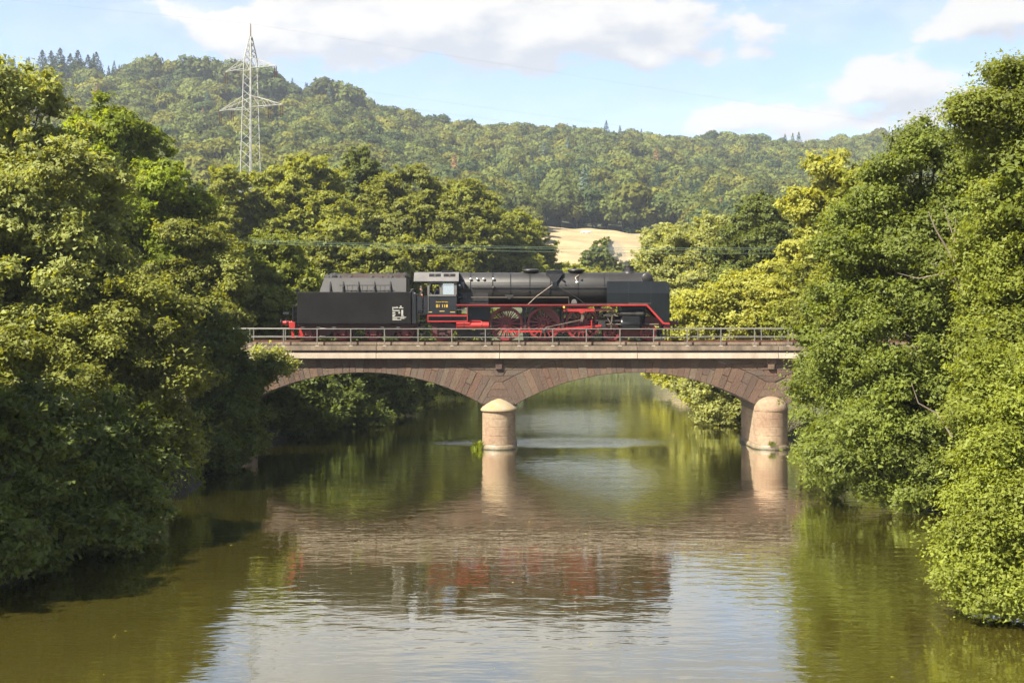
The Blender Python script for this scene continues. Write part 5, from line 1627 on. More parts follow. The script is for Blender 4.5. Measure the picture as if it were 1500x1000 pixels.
def near_trees():
    # ---- left bank
    tree('willow_tree', 'tall pale leaved willow at the left edge, highest tree on that bank', 'tree',
         [L_(20, 190, 62, 75, 95), L_(85, 290, 61, 95, 95), L_(-20, 330, 60, 100, 120), L_(95, 410, 60, 95, 95), L_(0, 470, 59, 100, 110)],
         (-24.5, 63), 0.092, 1.35, 0.85, 'leaf_willow', 11, GL, 0.42, droop=0.25)
    tree('maple_tree', 'vivid green tree behind the pale willow on the left bank', 'tree',
         [L_(165, 235, 93, 72, 78), L_(232, 300, 92, 56, 66), L_(150, 330, 92, 78, 85), L_(215, 400, 91, 66, 75)],
         (-26.5, 93), 0.12, 1.7, 0.85, 'leaf_maple', 12, GL, 0.36)
    tree('alder_tree', 'olive toned tree just behind the left end of the bridge railing', 'tree',
         [L_(275, 380, 90, 52, 55), L_(315, 430, 89, 44, 52), L_(262, 470, 89, 60, 60), L_(330, 480, 88, 34, 35)],
         (-20.8, 90), 0.10, 1.3, 0.85, 'leaf_olive', 13, GL, 0.28)
    tree('lime_tree', 'broad sunlit tree in the middle of the left bank', 'tree',
         [L_(190, 470, 60, 85, 75), L_(120, 540, 58, 95, 80), L_(225, 560, 60, 75, 70), L_(40, 580, 56, 90, 80), L_(250, 625, 60, 42, 50)],
         (-18.4, 60), 0.085, 1.2, 0.85, 'leaf_olive', 14, GL, 0.3)
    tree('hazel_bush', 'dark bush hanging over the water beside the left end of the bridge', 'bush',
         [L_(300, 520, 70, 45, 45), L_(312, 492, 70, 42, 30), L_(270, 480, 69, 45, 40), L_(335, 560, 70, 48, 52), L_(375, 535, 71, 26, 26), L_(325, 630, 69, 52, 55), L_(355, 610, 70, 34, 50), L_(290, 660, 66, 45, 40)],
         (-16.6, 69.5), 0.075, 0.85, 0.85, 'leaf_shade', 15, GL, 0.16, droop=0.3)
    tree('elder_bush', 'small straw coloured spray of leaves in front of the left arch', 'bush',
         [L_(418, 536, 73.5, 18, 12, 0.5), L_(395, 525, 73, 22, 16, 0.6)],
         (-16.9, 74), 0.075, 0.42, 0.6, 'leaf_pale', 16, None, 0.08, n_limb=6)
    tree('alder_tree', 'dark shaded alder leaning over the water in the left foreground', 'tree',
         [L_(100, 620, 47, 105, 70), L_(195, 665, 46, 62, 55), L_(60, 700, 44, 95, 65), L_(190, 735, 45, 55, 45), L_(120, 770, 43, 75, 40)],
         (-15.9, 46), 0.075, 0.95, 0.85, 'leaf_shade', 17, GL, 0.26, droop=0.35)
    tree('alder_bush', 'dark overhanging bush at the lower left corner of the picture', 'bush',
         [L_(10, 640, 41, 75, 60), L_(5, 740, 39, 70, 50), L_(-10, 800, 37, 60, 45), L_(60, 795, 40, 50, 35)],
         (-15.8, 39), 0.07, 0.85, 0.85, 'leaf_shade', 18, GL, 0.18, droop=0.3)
    tree('ash_tree', 'tree standing behind the left foreground, out over the picture edge', 'tree',  # out of view, set where it shades the left foreground bushes
         [((-22.5, 40, 10.5), (3.6, 4.5, 3.6)), ((-23.0, 45, 8.5), (4.0, 4.0, 4.0)), ((-21.5, 34, 8.0), (3.5, 4.0, 3.5))], (-23.5, 44), 0.11, 1.5, 0.7, 'leaf_grove', 19, GL, 0.36)
    # ---- right bank
    tree('alder_tree', 'large glossy alder on the right bank reaching over the last bridge pier', 'tree',
         [L_(1345, 285, 56, 82, 80), L_(1265, 370, 57, 72, 85), L_(1385, 400, 55, 95, 90), L_(1240, 480, 57, 62, 75), L_(1330, 500, 55, 95, 85),
          L_(1245, 575, 56, 70, 60), L_(1330, 610, 54, 85, 70), L_(1262, 650, 54, 60, 50), L_(1320, 700, 53, 58, 42), L_(1395, 690, 53, 65, 50), L_(1353, 205, 56, 22, 26), L_(1205, 560, 62, 36, 55), L_(1196, 640, 60, 28, 42), L_(1215, 700, 57, 30, 30)],
         (18.8, 57), 0.0665, 1.0, 0.80, 'leaf_alder', 21, GR, 0.34, n_limb=26, droop=0.15, gap=0.18)
    tree('alder_tree', 'tallest tree on the right bank, cut by the right picture edge', 'tree',
         [L_(1492, 150, 46, 40, 55), L_(1475, 240, 47, 62, 65), L_(1505, 340, 46, 85, 85), L_(1460, 400, 47, 60, 70), L_(1500, 480, 45, 90, 80), L_(1442, 168, 46, 20, 10, 0.5), L_(1425, 163, 46, 10, 6, 0.3)],
         (19.6, 47), 0.058, 0.95, 0.80, 'leaf_alder_fresh', 22, GR, 0.32, n_limb=22, gap=0.12)
    tree('alder_tree', 'sunlit alder bough sweeping down to the water in the right foreground', 'tree',
         [L_(1485, 560, 38, 80, 65), L_(1470, 640, 36, 78, 62), L_(1495, 730, 35, 85, 62), L_(1455, 790, 34.5, 60, 60), L_(1445, 860, 34, 52, 48), L_(1505, 860, 34, 60, 60), L_(1448, 600, 37, 45, 35)],
         (18.2, 36), 0.047, 0.72, 0.85, 'leaf_alder_fresh', 23, GR, 0.26, n_limb=16, droop=0.3)
    tree('alder_tree', 'tree behind the sunlit foreground alder on the right', 'tree',
         [L_(1620, 300, 44, 130, 150), L_(1640, 520, 42, 120, 150), L_(1600, 740, 38, 80, 90)], (21.5, 42), 0.10, 1.2, 0.7, 'leaf_alder', 24, GR, 0.3)
    # bare dead branches inside the large alder
    dead = tag(empty('dead_branch', at(1415, 560, 52.2)), 'bare grey dead branches among the leaves of the large alder', 'branch')
    o = tuple(dead.location)
    for pts, r in (([(1410, 430), (1402, 390), (1388, 365), (1370, 335), (1360, 310)], 0.05), ([(1410, 430), (1404, 400), (1398, 360), (1400, 320)], 0.035),
                   ([(1408, 430), (1398, 405), (1385, 392), (1362, 385)], 0.03), ([(1409, 425), (1385, 400), (1345, 408), (1315, 400)], 0.032),
                   ([(1402, 390), (1396, 345), (1382, 300)], 0.03)):
        q = [at(a, b, 51.0 - 0.12 * i) for i, (a, b) in enumerate(pts)]
        n = len(q)
        MB(o).path(q, [1.35 * r * (1 - 0.75 * i / (n - 1)) for i in range(n)], 7).build('twig', M['dead_wood'], dead, smooth=60)
    q = [at(a, b, 51.2 - 0.1 * i) for i, (a, b) in enumerate([(1395, 640), (1372, 605), (1345, 590), (1335, 560)])]
    low = tag(MB(tuple(q[0])).path(q, [0.045, 0.035, 0.025, 0.01], 7).build('dead_branch', M['dead_wood'], None, smooth=60, loc=q[0]), 'bare brown branch low in the large alder above the water', 'branch')


def mid_trees():
    t = tree
    # right of the field, behind the bridge
    t('birch_tree', 'tall airy yellow green tree with visible trunk right of the train', 'tree',
      [L_(1212, 250, 104, 26, 30), L_(1178, 300, 104, 28, 22), L_(1250, 275, 105, 32, 32), L_(1205, 320, 104, 38, 30), L_(1230, 360, 105, 42, 34), L_(1180, 385, 103, 48, 45), L_(1245, 420, 104, 50, 55), L_(1190, 455, 103, 60, 45)],
      (25.2, 105), 0.14, 0.95, 0.55, 'leaf_yellow', 31, GV, 0.24, gap=0.15, n_limb=14)
    t('poplar_tree', 'yellow green tree between the tall airy tree and the large alder', 'tree',
      [L_(1270, 300, 92, 50, 55), L_(1300, 380, 90, 65, 80), L_(1240, 440, 92, 55, 55)], (25.5, 91), 0.13, 1.1, 0.8, 'leaf_grove', 32, GV, 0.26)
    t('willow_bush', 'bright yellow green bushes behind the railing right of the engine', 'bush',
      [L_(1035, 455, 96, 45, 36), L_(1085, 440, 98, 45, 42), L_(1010, 480, 95, 40, 25), L_(1130, 455, 96, 50, 40), L_(1065, 485, 95, 55, 22), L_(1120, 415, 99, 28, 28)],
      (16.5, 97), 0.11, 0.75, 0.85, 'leaf_yellow', 33, GV, 0.12)
    t('willow_bush', 'yellow green bush between the railing and the large alder', 'bush',
      [L_(1165, 470, 92, 40, 32), L_(1200, 480, 90, 40, 30), L_(1170, 430, 97, 36, 40)], (20.5, 93), 0.11, 0.75, 0.85, 'leaf_grove', 34, GV, 0.12)
    t('oak_tree', 'round dark green tree standing among paler trees right of the field', 'tree',
      [L_(1110, 325, 142, 38, 38), L_(1095, 375, 140, 48, 48), L_(1135, 370, 141, 38, 45), L_(1090, 425, 138, 42, 35)], (26, 142), 0.135, 1.15, 0.9, 'leaf_dark', 35, GV, 0.4)
    t('white_willow_tree', 'pale grey green willow right of the straw field', 'tree',
      [L_(1040, 345, 152, 38, 32), L_(1000, 375, 150, 46, 36), L_(965, 400, 148, 36, 36), L_(1015, 430, 146, 62, 42), L_(955, 450, 146, 42, 35)], (22.5, 150), 0.13, 1.1, 0.8, 'leaf_pale', 36, GV, 0.4, droop=0.5)
    t('white_willow_tree', 'small pale willow top against the lower edge of the wood', 'tree',
      [L_(975, 345, 175, 32, 14), L_(960, 370, 172, 30, 25), L_(985, 400, 170, 40, 40)], (26.5, 172), 0.14, 1.1, 0.7, 'leaf_pale', 37, GV, 0.3)
    t('field_tree', 'lone dark green tree in front of the straw field above the chimney', 'tree',
      [L_(882, 364, 300, 15, 13), L_(873, 380, 298, 18, 14), L_(893, 382, 299, 20, 13), L_(912, 390, 297, 14, 8), L_(862, 394, 296, 13, 8), L_(885, 402, 297, 30, 12)], (20.5, 300), 0.26, 1.7, 0.9, 'leaf_dark', 38, None, 0.4)
    for i, (px, py, D, rx, ry, m_, lb) in enumerate((
            (832, 400, 228, 24, 12, 'leaf_grove', 'yellow green bush below the field, left of the lone tree'),
            (868, 408, 226, 24, 10, 'leaf_yellow', 'low yellow green bush below the lone tree, left of the chimney'),
            (905, 408, 229, 20, 10, 'leaf_grove', 'low green bush right behind the chimney'),
            (942, 400, 227, 20, 13, 'leaf_yellow', 'low yellow green bush between chimney and pale willow'))):
        x = (px - 750) * D / F
        t('bush', lb, 'bush', [L_(px, py, D, rx, ry), L_(px - 6, py + 18, D - 2, rx * 1.3, ry * 1.4), L_(px + 8, py + 45, D - 4, rx * 1.3, 30), L_(px - 14, py + 75, D - 5, rx * 1.5, 26)], (x, D), 0.19, 1.0, 0.85, m_, 40 + i, 'bushes below the field', 0.12, n_limb=5)
    # the grove left of the field
    G = [
        ('sunlit yellow green tree left of the pylon foot', [(330, 285, 152, 30, 42), (315, 340, 150, 40, 50), (350, 380, 150, 45, 40)], 'leaf_grove', 152),
        ('broad yellow green tree right of the pylon foot', [(372, 320, 157, 32, 34), (410, 285, 158, 42, 42), (455, 265, 160, 48, 36), (400, 340, 156, 50, 45), (465, 330, 157, 55, 50)], 'leaf_grove', 158),
        ('narrow dark tree that tops the grove', [(527, 238, 176, 18, 20), (535, 268, 175, 26, 28), (520, 310, 174, 32, 40)], 'leaf_dark', 176),
        ('round tree right of the narrow dark one in the grove', [(600, 290, 168, 46, 40), (560, 300, 169, 36, 36), (620, 335, 166, 55, 45), (570, 350, 165, 48, 40)], 'leaf_olive', 168),
        ('wide yellow green tree over the locomotive boiler', [(680, 305, 206, 48, 38), (650, 340, 204, 50, 40), (705, 345, 204, 45, 45), (660, 385, 203, 60, 35)], 'leaf_grove', 205),
        ('low tree at the right end of the grove by the field', [(755, 345, 215, 36, 32), (785, 365, 217, 26, 30), (740, 385, 212, 50, 32), (800, 395, 218, 25, 20)], 'leaf_grove', 215),
        ('olive green tree in the front of the grove over the tender', [(500, 365, 138, 48, 42), (540, 395, 136, 50, 40), (470, 400, 137, 40, 40)], 'leaf_olive', 138),
        ('dark tree in the front of the grove over the cab', [(600, 385, 142, 50, 34), (640, 410, 140, 45, 30), (575, 420, 140, 45, 30)], 'leaf_grove', 142),
        ('yellowish tree low behind the boiler domes', [(760, 408, 209, 45, 28), (705, 412, 208, 45, 28), (810, 420, 212, 35, 22)], 'leaf_grove', 209),
    ]
    for i, (lb, ls, m_, D) in enumerate(G):
        lobes = [L_(*q) for q in ls]
        low = min(lobes, key=lambda q: q[0][2])
        lobes.append(((low[0][0], low[0][1], 7.0), (low[1][0] * 1.25, low[1][1], 4.5)))
        x = sum(q[0][0] for q in lobes) / len(lobes)
        t('grove_tree', lb, 'tree', lobes, (x, D), 0.163, 1.25, 0.85, m_, 60 + i, GM, 0.4, n_limb=8)
    t('sycamore_tree', 'fresh green sycamore behind the tender end and left railing', 'tree',
      [L_(400, 385, 100, 45, 40), L_(365, 420, 99, 45, 45), L_(430, 425, 99, 38, 40), L_(390, 465, 97, 60, 40), L_(330, 450, 98, 40, 55), L_(455, 465, 98, 35, 25)],
      (-19.5, 100), 0.12, 1.0, 0.85, 'leaf_alder_fresh', 75, GV, 0.3)
    t('hawthorn_tree', 'yellowish tree above the left end of the wires', 'tree',
      [L_(310, 365, 110, 35, 35), L_(335, 400, 108, 40, 40), L_(290, 420, 108, 45, 50)], (-24.6, 109), 0.14, 1.1, 0.85, 'leaf_grove', 76, GV, 0.28)
    # shaded bank seen through the left arch
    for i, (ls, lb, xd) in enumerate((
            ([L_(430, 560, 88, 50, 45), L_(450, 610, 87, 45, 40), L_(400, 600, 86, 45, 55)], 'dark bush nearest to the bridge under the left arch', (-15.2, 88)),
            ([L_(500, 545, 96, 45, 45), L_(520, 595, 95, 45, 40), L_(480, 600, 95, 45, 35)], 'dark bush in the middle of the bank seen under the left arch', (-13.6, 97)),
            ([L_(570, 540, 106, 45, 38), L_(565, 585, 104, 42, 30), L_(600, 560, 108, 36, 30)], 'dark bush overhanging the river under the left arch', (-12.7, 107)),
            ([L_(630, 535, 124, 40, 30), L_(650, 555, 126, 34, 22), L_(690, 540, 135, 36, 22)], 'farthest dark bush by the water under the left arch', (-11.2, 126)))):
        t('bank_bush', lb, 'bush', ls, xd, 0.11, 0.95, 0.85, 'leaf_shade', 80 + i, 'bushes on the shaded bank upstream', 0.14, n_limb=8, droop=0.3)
    t('willow_bush', 'sunlit willow bush hanging over the water under the right arch', 'bush',
      [L_(1035, 575, 97, 36, 28), L_(1065, 560, 98, 32, 35), L_(1055, 605, 96, 36, 20), L_(1010, 560, 100, 26, 22), L_(1080, 540, 99, 40, 40)], (16.6, 98), 0.10, 0.7, 0.85, 'leaf_pale', 90, GV, 0.12, n_limb=8, droop=0.3)
    t('willow_bush', 'far sunlit bush at the river edge seen under the right arch', 'bush',
      [L_(985, 553, 128, 26, 16), L_(1010, 535, 130, 32, 25), L_(965, 545, 140, 20, 12)], (18.0, 132), 0.13, 0.8, 0.85, 'leaf_yellow', 91, GV, 0.12, n_limb=6)
    # trees farther up the valley floor that close the view behind the others
    rng = np.random.default_rng(5)
    for i, (px, D, h) in enumerate(((250, 180, 13), (130, 190, 14), (30, 170, 14), (1320, 150, 13), (1400, 170, 14), (1480, 140, 13), (1210, 175, 12))):
        x = (px - 750) * D / F
        z = gz(x, D)
        lobes = [((x + rng.normal(0, 1), D, z + h * 0.72), (4.2, 4, h * 0.28)), ((x + rng.normal(0, 3), D - 1, z + h * 0.42), (5, 4.5, h * 0.34))]
        lb = ['tree on the valley floor left of the grove', 'tree hidden behind the vivid green tree on the left', 'tree hidden behind the tall willow', 'tree behind the large alder on the right',
              'tree far behind the large alder', 'tree behind the tallest tree on the right', 'tree on the valley floor behind the tall airy tree'][i]
        t('valley_tree', lb, 'tree', lobes, (x, D), 0.26, 1.6, 0.7, 'leaf_grove', 100 + i, 'trees on the valley floor', 0.35, n_limb=4)


near_trees()
mid_trees()

# ------------------------------------------------------------------ wooded hill
PROTO = bpy.data.collections.new('wood_models')          # models only, not part of the scene


def proto_broad(i):
    rng = np.random.default_rng(300 + i)
    w = rng.uniform(4.6, 5.8); h = rng.uniform(11, 13)
    lobes = [((rng.normal(0, 0.8), rng.normal(0, 0.8), h * 0.72), (w * 0.75, w * 0.75, h * 0.24))]
    for k in range(5):
        a = k * 1.26 + rng.uniform(-0.3, 0.3)
        lobes.append(((math.cos(a) * w * 0.5, math.sin(a) * w * 0.5, h * rng.uniform(0.36, 0.66)), (w * 0.58, w * 0.58, h * 0.22)))
    C, NN, S, T = [], [], [], []
    for (c, r) in lobes:
        n = 150
        d = unit(rng.normal(size=(n, 3)))
        d[:, 2] = np.where(d[:, 2] < -0.2, -d[:, 2], d[:, 2])
        C.append(np.array(c) + d * np.array(r) * rng.uniform(0.8, 1.08, (n, 1))); NN.append(unit(d + rng.normal(size=(n, 3)) * 0.45))
        S.append(rng.uniform(0.35, 0.75, n)); T.append(np.clip(0.5 + rng.normal(0, 0.16, n), 0, 1))
        m = 30
        d = unit(rng.normal(size=(m, 3)))
        C.append(np.array(c) + d * np.array(r) * 0.6); NN.append(d); S.append(np.full(m, 1.3)); T.append(np.full(m, 0.25))
    C, NN, S, T = map(np.concatenate, (C, NN, S, T))
    v, f, t = leaves(C, NN, S, T, rng, 0.8)
    me = np_mesh('broadleaf_model', v, f, M[['leaf_hill', 'leaf_hill', 'leaf_hill_light', 'leaf_hill_dark'][i]], t)
    return me


def proto_conifer(i, mat='needle', h=17.0):
    rng = np.random.default_rng(400 + i)
    C, NN, S, T = [], [], [], []
    n = 1100
    z = h * (0.10 + 0.90 * rng.random(n) ** 1.25)
    tier = np.floor(z / 1.05) * 1.05
    fr = (z - tier) / 1.05
    r = (1 - z / h) ** 0.85 * 4.6 * (1.0 - 0.35 * fr) + 0.06
    a = rng.uniform(0, 2 * math.pi, n)
    k = rng.uniform(0.55, 1.08, n)
    c = np.stack([np.cos(a) * r * k, np.sin(a) * r * k, z - 0.25 * r * k], 1)
    nn = unit(np.stack([np.cos(a) * 0.5, np.sin(a) * 0.5, np.ones(n)], 1) + rng.normal(size=(n, 3)) * 0.35)
    v, f, t = leaves(c, nn, rng.uniform(0.3, 0.65, n) * (0.5 + 0.7 * (1 - z / h)), np.clip(0.5 + rng.normal(0, 0.2, n), 0, 1), rng, 0.55)
    return np_mesh('conifer_model', v, f, M[mat], t)


BROAD = [proto_broad(i) for i in range(4)]
CONI = [proto_conifer(i) for i in range(2)]
BLUE = proto_conifer(7, 'needle_blue', 16)
BROWN = proto_conifer(9, 'leaf_brown', 14)


def wood_points():
    rng = np.random.default_rng(77)
    P, K, Sc, Ro = [], [], [], []
    d = 262.0
    while d < 1420:
        step = 7.6 + d * 0.0034
        px = -420.0 + rng.uniform(0, 20)
        while px < 1950:
            dd = d + rng.uniform(-0.5, 0.5) * step
            x = (px - 750) * dd / F
            dr, zr = ridge(np.array(x), np.array(dd))
            inside = dd < float(dr) + 25
            edge = np.interp(px, [-500, 250, 420, 690, 770, 790, 1000, 1030, 1100, 1900], [265, 265, 300, 330, 420, 567, 567, 420, 300, 265])
            if 780 <= px <= 1010: edge = 567
            if inside and dd > edge + rng.uniform(0, 6) and not (780 < px < 1010 and dd < 567):
                xl = np.interp(dd, RIV_D, RIV_L); xr = np.interp(dd, RIV_D, RIV_R)
                if not (dd < 460 and xl - 5 < x < xr + 5):
                    z = gz(x, dd) - 0.5
                    n = math.sin(x * 0.012 + 1.0) * math.sin(dd * 0.011 + 0.4) + 0.4 * math.sin(x * 0.03 + dd * 0.02)
                    u = rng.random()
                    con = u < (0.45 if n > 0.6 else 0.02)
                    if px < 175 and dd > float(dr) - 70: con = u < 0.85
                    P.append((x, dd, z))
                    n2 = math.sin(x * 0.016 + 2.1) * math.sin(dd * 0.019 + 0.7) + 0.5 * math.sin(x * 0.041 - dd * 0.027)
                    br = int(rng.choice(4, p=[0.3, 0.25, 0.1, 0.35] if n2 > 0.25 else ([0.35, 0.3, 0.3, 0.05] if n2 < -0.2 else [0.38, 0.36, 0.14, 0.12])))
                    K.append((rng.integers(4, 6) if con else br) if rng.random() > 0.012 else (6 if rng.random() < 0.6 else 7))
                    Sc.append(rng.uniform(0.8, 1.3) if con else rng.uniform(0.8, 1.75)); Ro.append(rng.uniform(0, 6.28))
            px += (step * rng.uniform(0.85, 1.3)) * F / dd
        d += step * 0.92
    return np.array(P), np.array(K), np.array(Sc), np.array(Ro)


def build_wood():
    P, K, Sc, Ro = wood_points()
    me = bpy.data.meshes.new('hillside_wood')
    me.vertices.add(len(P)); me.vertices.foreach_set('co', P.astype(np.float32).ravel())
    for nm, arr, ty in (('kind_of_tree', K.astype(np.int32), 'INT'), ('tree_scale', Sc.astype(np.float32), 'FLOAT'), ('tree_turn', Ro.astype(np.float32), 'FLOAT')):
        a = me.attributes.new(nm, ty, 'POINT'); a.data.foreach_set('value', arr)
    ob = link('hillside_wood', me)
    tag(ob, 'dense mixed wood covering the hill behind the valley', 'wood', kind='stuff')
    ng = bpy.data.node_groups.new('wood', 'GeometryNodeTree')
    ng.interface.new_socket('Geometry', in_out='INPUT', socket_type='NodeSocketGeometry')
    ng.interface.new_socket('Geometry', in_out='OUTPUT', socket_type='NodeSocketGeometry')
    N, L = ng.nodes.new, ng.links.new
    gi, go = N('NodeGroupInput'), N('NodeGroupOutput')
    join = N('GeometryNodeJoinGeometry')
    protos = BROAD + CONI + [BLUE, BROWN]
    for me_ in reversed(protos):
        po = bpy.data.objects.new(me_.name, me_)
        PROTO.objects.link(po)
        oi = N('GeometryNodeObjectInfo'); oi.inputs['Object'].default_value = po; oi.inputs['As Instance'].default_value = False
        g2 = N('GeometryNodeGeometryToInstance')
        L(oi.outputs['Geometry'], g2.inputs[0]); L(g2.outputs[0], join.inputs[0])
    iop = N('GeometryNodeInstanceOnPoints')
    iop.inputs['Pick Instance'].default_value = True

    def attr(nm, ty):
        a = N('GeometryNodeInputNamedAttribute'); a.data_type = ty; a.inputs['Name'].default_value = nm
        return a.outputs[0]
    L(gi.outputs[0], iop.inputs['Points']); L(join.outputs[0], iop.inputs['Instance'])
    L(attr('kind_of_tree', 'INT'), iop.inputs['Instance Index'])
    L(attr('tree_scale', 'FLOAT'), iop.inputs['Scale'])
    cx = N('ShaderNodeCombineXYZ'); L(attr('tree_turn', 'FLOAT'), cx.inputs[2])
    L(cx.outputs[0], iop.inputs['Rotation'])
    L(iop.outputs[0], go.inputs[0])
    md = ob.modifiers.new('wood', 'NODES'); md.node_group = ng
    print('wood trees', len(P))


build_wood()


def hill_tree(name, label, mesh, px, py_top, D, h, group=None, w=1.0, trunk=True):
    """a single tree of the hill that the photograph lets one pick out; its tip is seen at (px, py_top)"""
    x = (px - 750) * D / F
    z = CZ - (py_top - HY) * D / F - h
    base = min(z, gz(x, D))
    root = tag(empty(name, (x, D, base)), label, 'tree', group)
    hh = z + h - base
    top = max(v.co.z for v in mesh.vertices)
    k = hh / top
    o = link('crown', mesh, None, root)
    o.scale = (k * w, k * w, k)
    o.rotation_euler = (0, 0, px * 0.37)
    MB().path([(0, 0, -0.5), (0, 0, hh * 0.5), (0, 0, hh * 0.9)], [0.4, 0.28, 0.05], 7).build('trunk', M['bark'], root)
    return root


gs = 'conifers on the ridge'
for i, (px, py) in enumerate(((62, 73), (75, 74), (88, 70), (103, 78), (114, 73), (129, 80), (141, 76))):
    hill_tree('spruce_tree', ['leftmost spruce of the dark row on the ridge', 'second spruce of the ridge row, left of the tallest', 'tallest spruce of the dark row on the left ridge', 'small spruce right of the tallest in the ridge row',
                              'fifth spruce of the ridge row from the left', 'sixth spruce of the ridge row from the left', 'rightmost spruce of the dark row on the left ridge'][i], CONI[i % 2], px, py, 880 - 14 * (i % 3), 24, gs, 1.7)
for i, (px, py, h) in enumerate(((207, 84, 13), (224, 80, 14), (245, 88, 11), (277, 80, 14), (303, 82, 14), (330, 84, 13), (352, 88, 13), (392, 94, 13), (474, 112, 12), (508, 117, 12))):
    hill_tree('beech_tree', ['leftmost broad tree standing free on the ridge', 'loose crowned tree on the ridge left of the gap of sky', 'small round tree on the ridge', 'broad dark tree on the ridge left of the pylon',
                             'dark tree on the ridge nearest left of the pylon', 'tree on the ridge just left of the pylon top', 'tree on the ridge behind the pylon', 'tree on the ridge right of the pylon', 'loose tree on the ridge where the cloud meets the wood', 'tree on the falling ridge right of the loose one'][i],
              BROAD[i % 4], px, py, 905, h, 'broad trees on the ridge')
for i, (px, py, D, h) in enumerate(((1150, 196, 1120, 24), (1170, 193, 1118, 26), (1297, 194, 1280, 22), (1312, 190, 1276, 24), (888, 176, 1050, 15), (1275, 198, 1270, 20))):
    hill_tree('spruce_tree', ['left spruce of the dark pair on the right ridge', 'right and taller spruce of the dark pair on the right ridge', 'left spruce on the far ridge above the large alder', 'right spruce on the far ridge above the large alder',
                              'lone small spruce tip on the ridge above the field', 'rounded dark tree on the far ridge left of its spruces'][i], CONI[i % 2], px, py, D, h, gs, 1.2)
hill_tree('blue_spruce_tree', 'pale blue green spruce in the wood above the field', BLUE, 797, 207, 820, 17, None, 1.2)
hill_tree('dead_spruce_tree', 'brown dead spruce rising above the grove', BROWN, 505, 208, 620, 12, None, 0.9)
hill_tree('dead_tree', 'rust brown tree at the left corner of the field', BROWN, 780, 303, 560, 9, None, 1.5)
for i, px in enumerate((800, 822, 845, 868, 890, 912, 936, 960, 985)):
    py = 276 + [0, -8, 6, -4, 10, 2, -10, 4, 8][i]
    hill_tree('beech_tree', ['first', 'second', 'third', 'fourth', 'fifth', 'sixth', 'seventh', 'eighth', 'ninth'][i] + ' tree from the left along the upper edge of the straw field', BROAD[i % 4], px, py, 571, 16, 'trees along the upper field edge', 1.0)

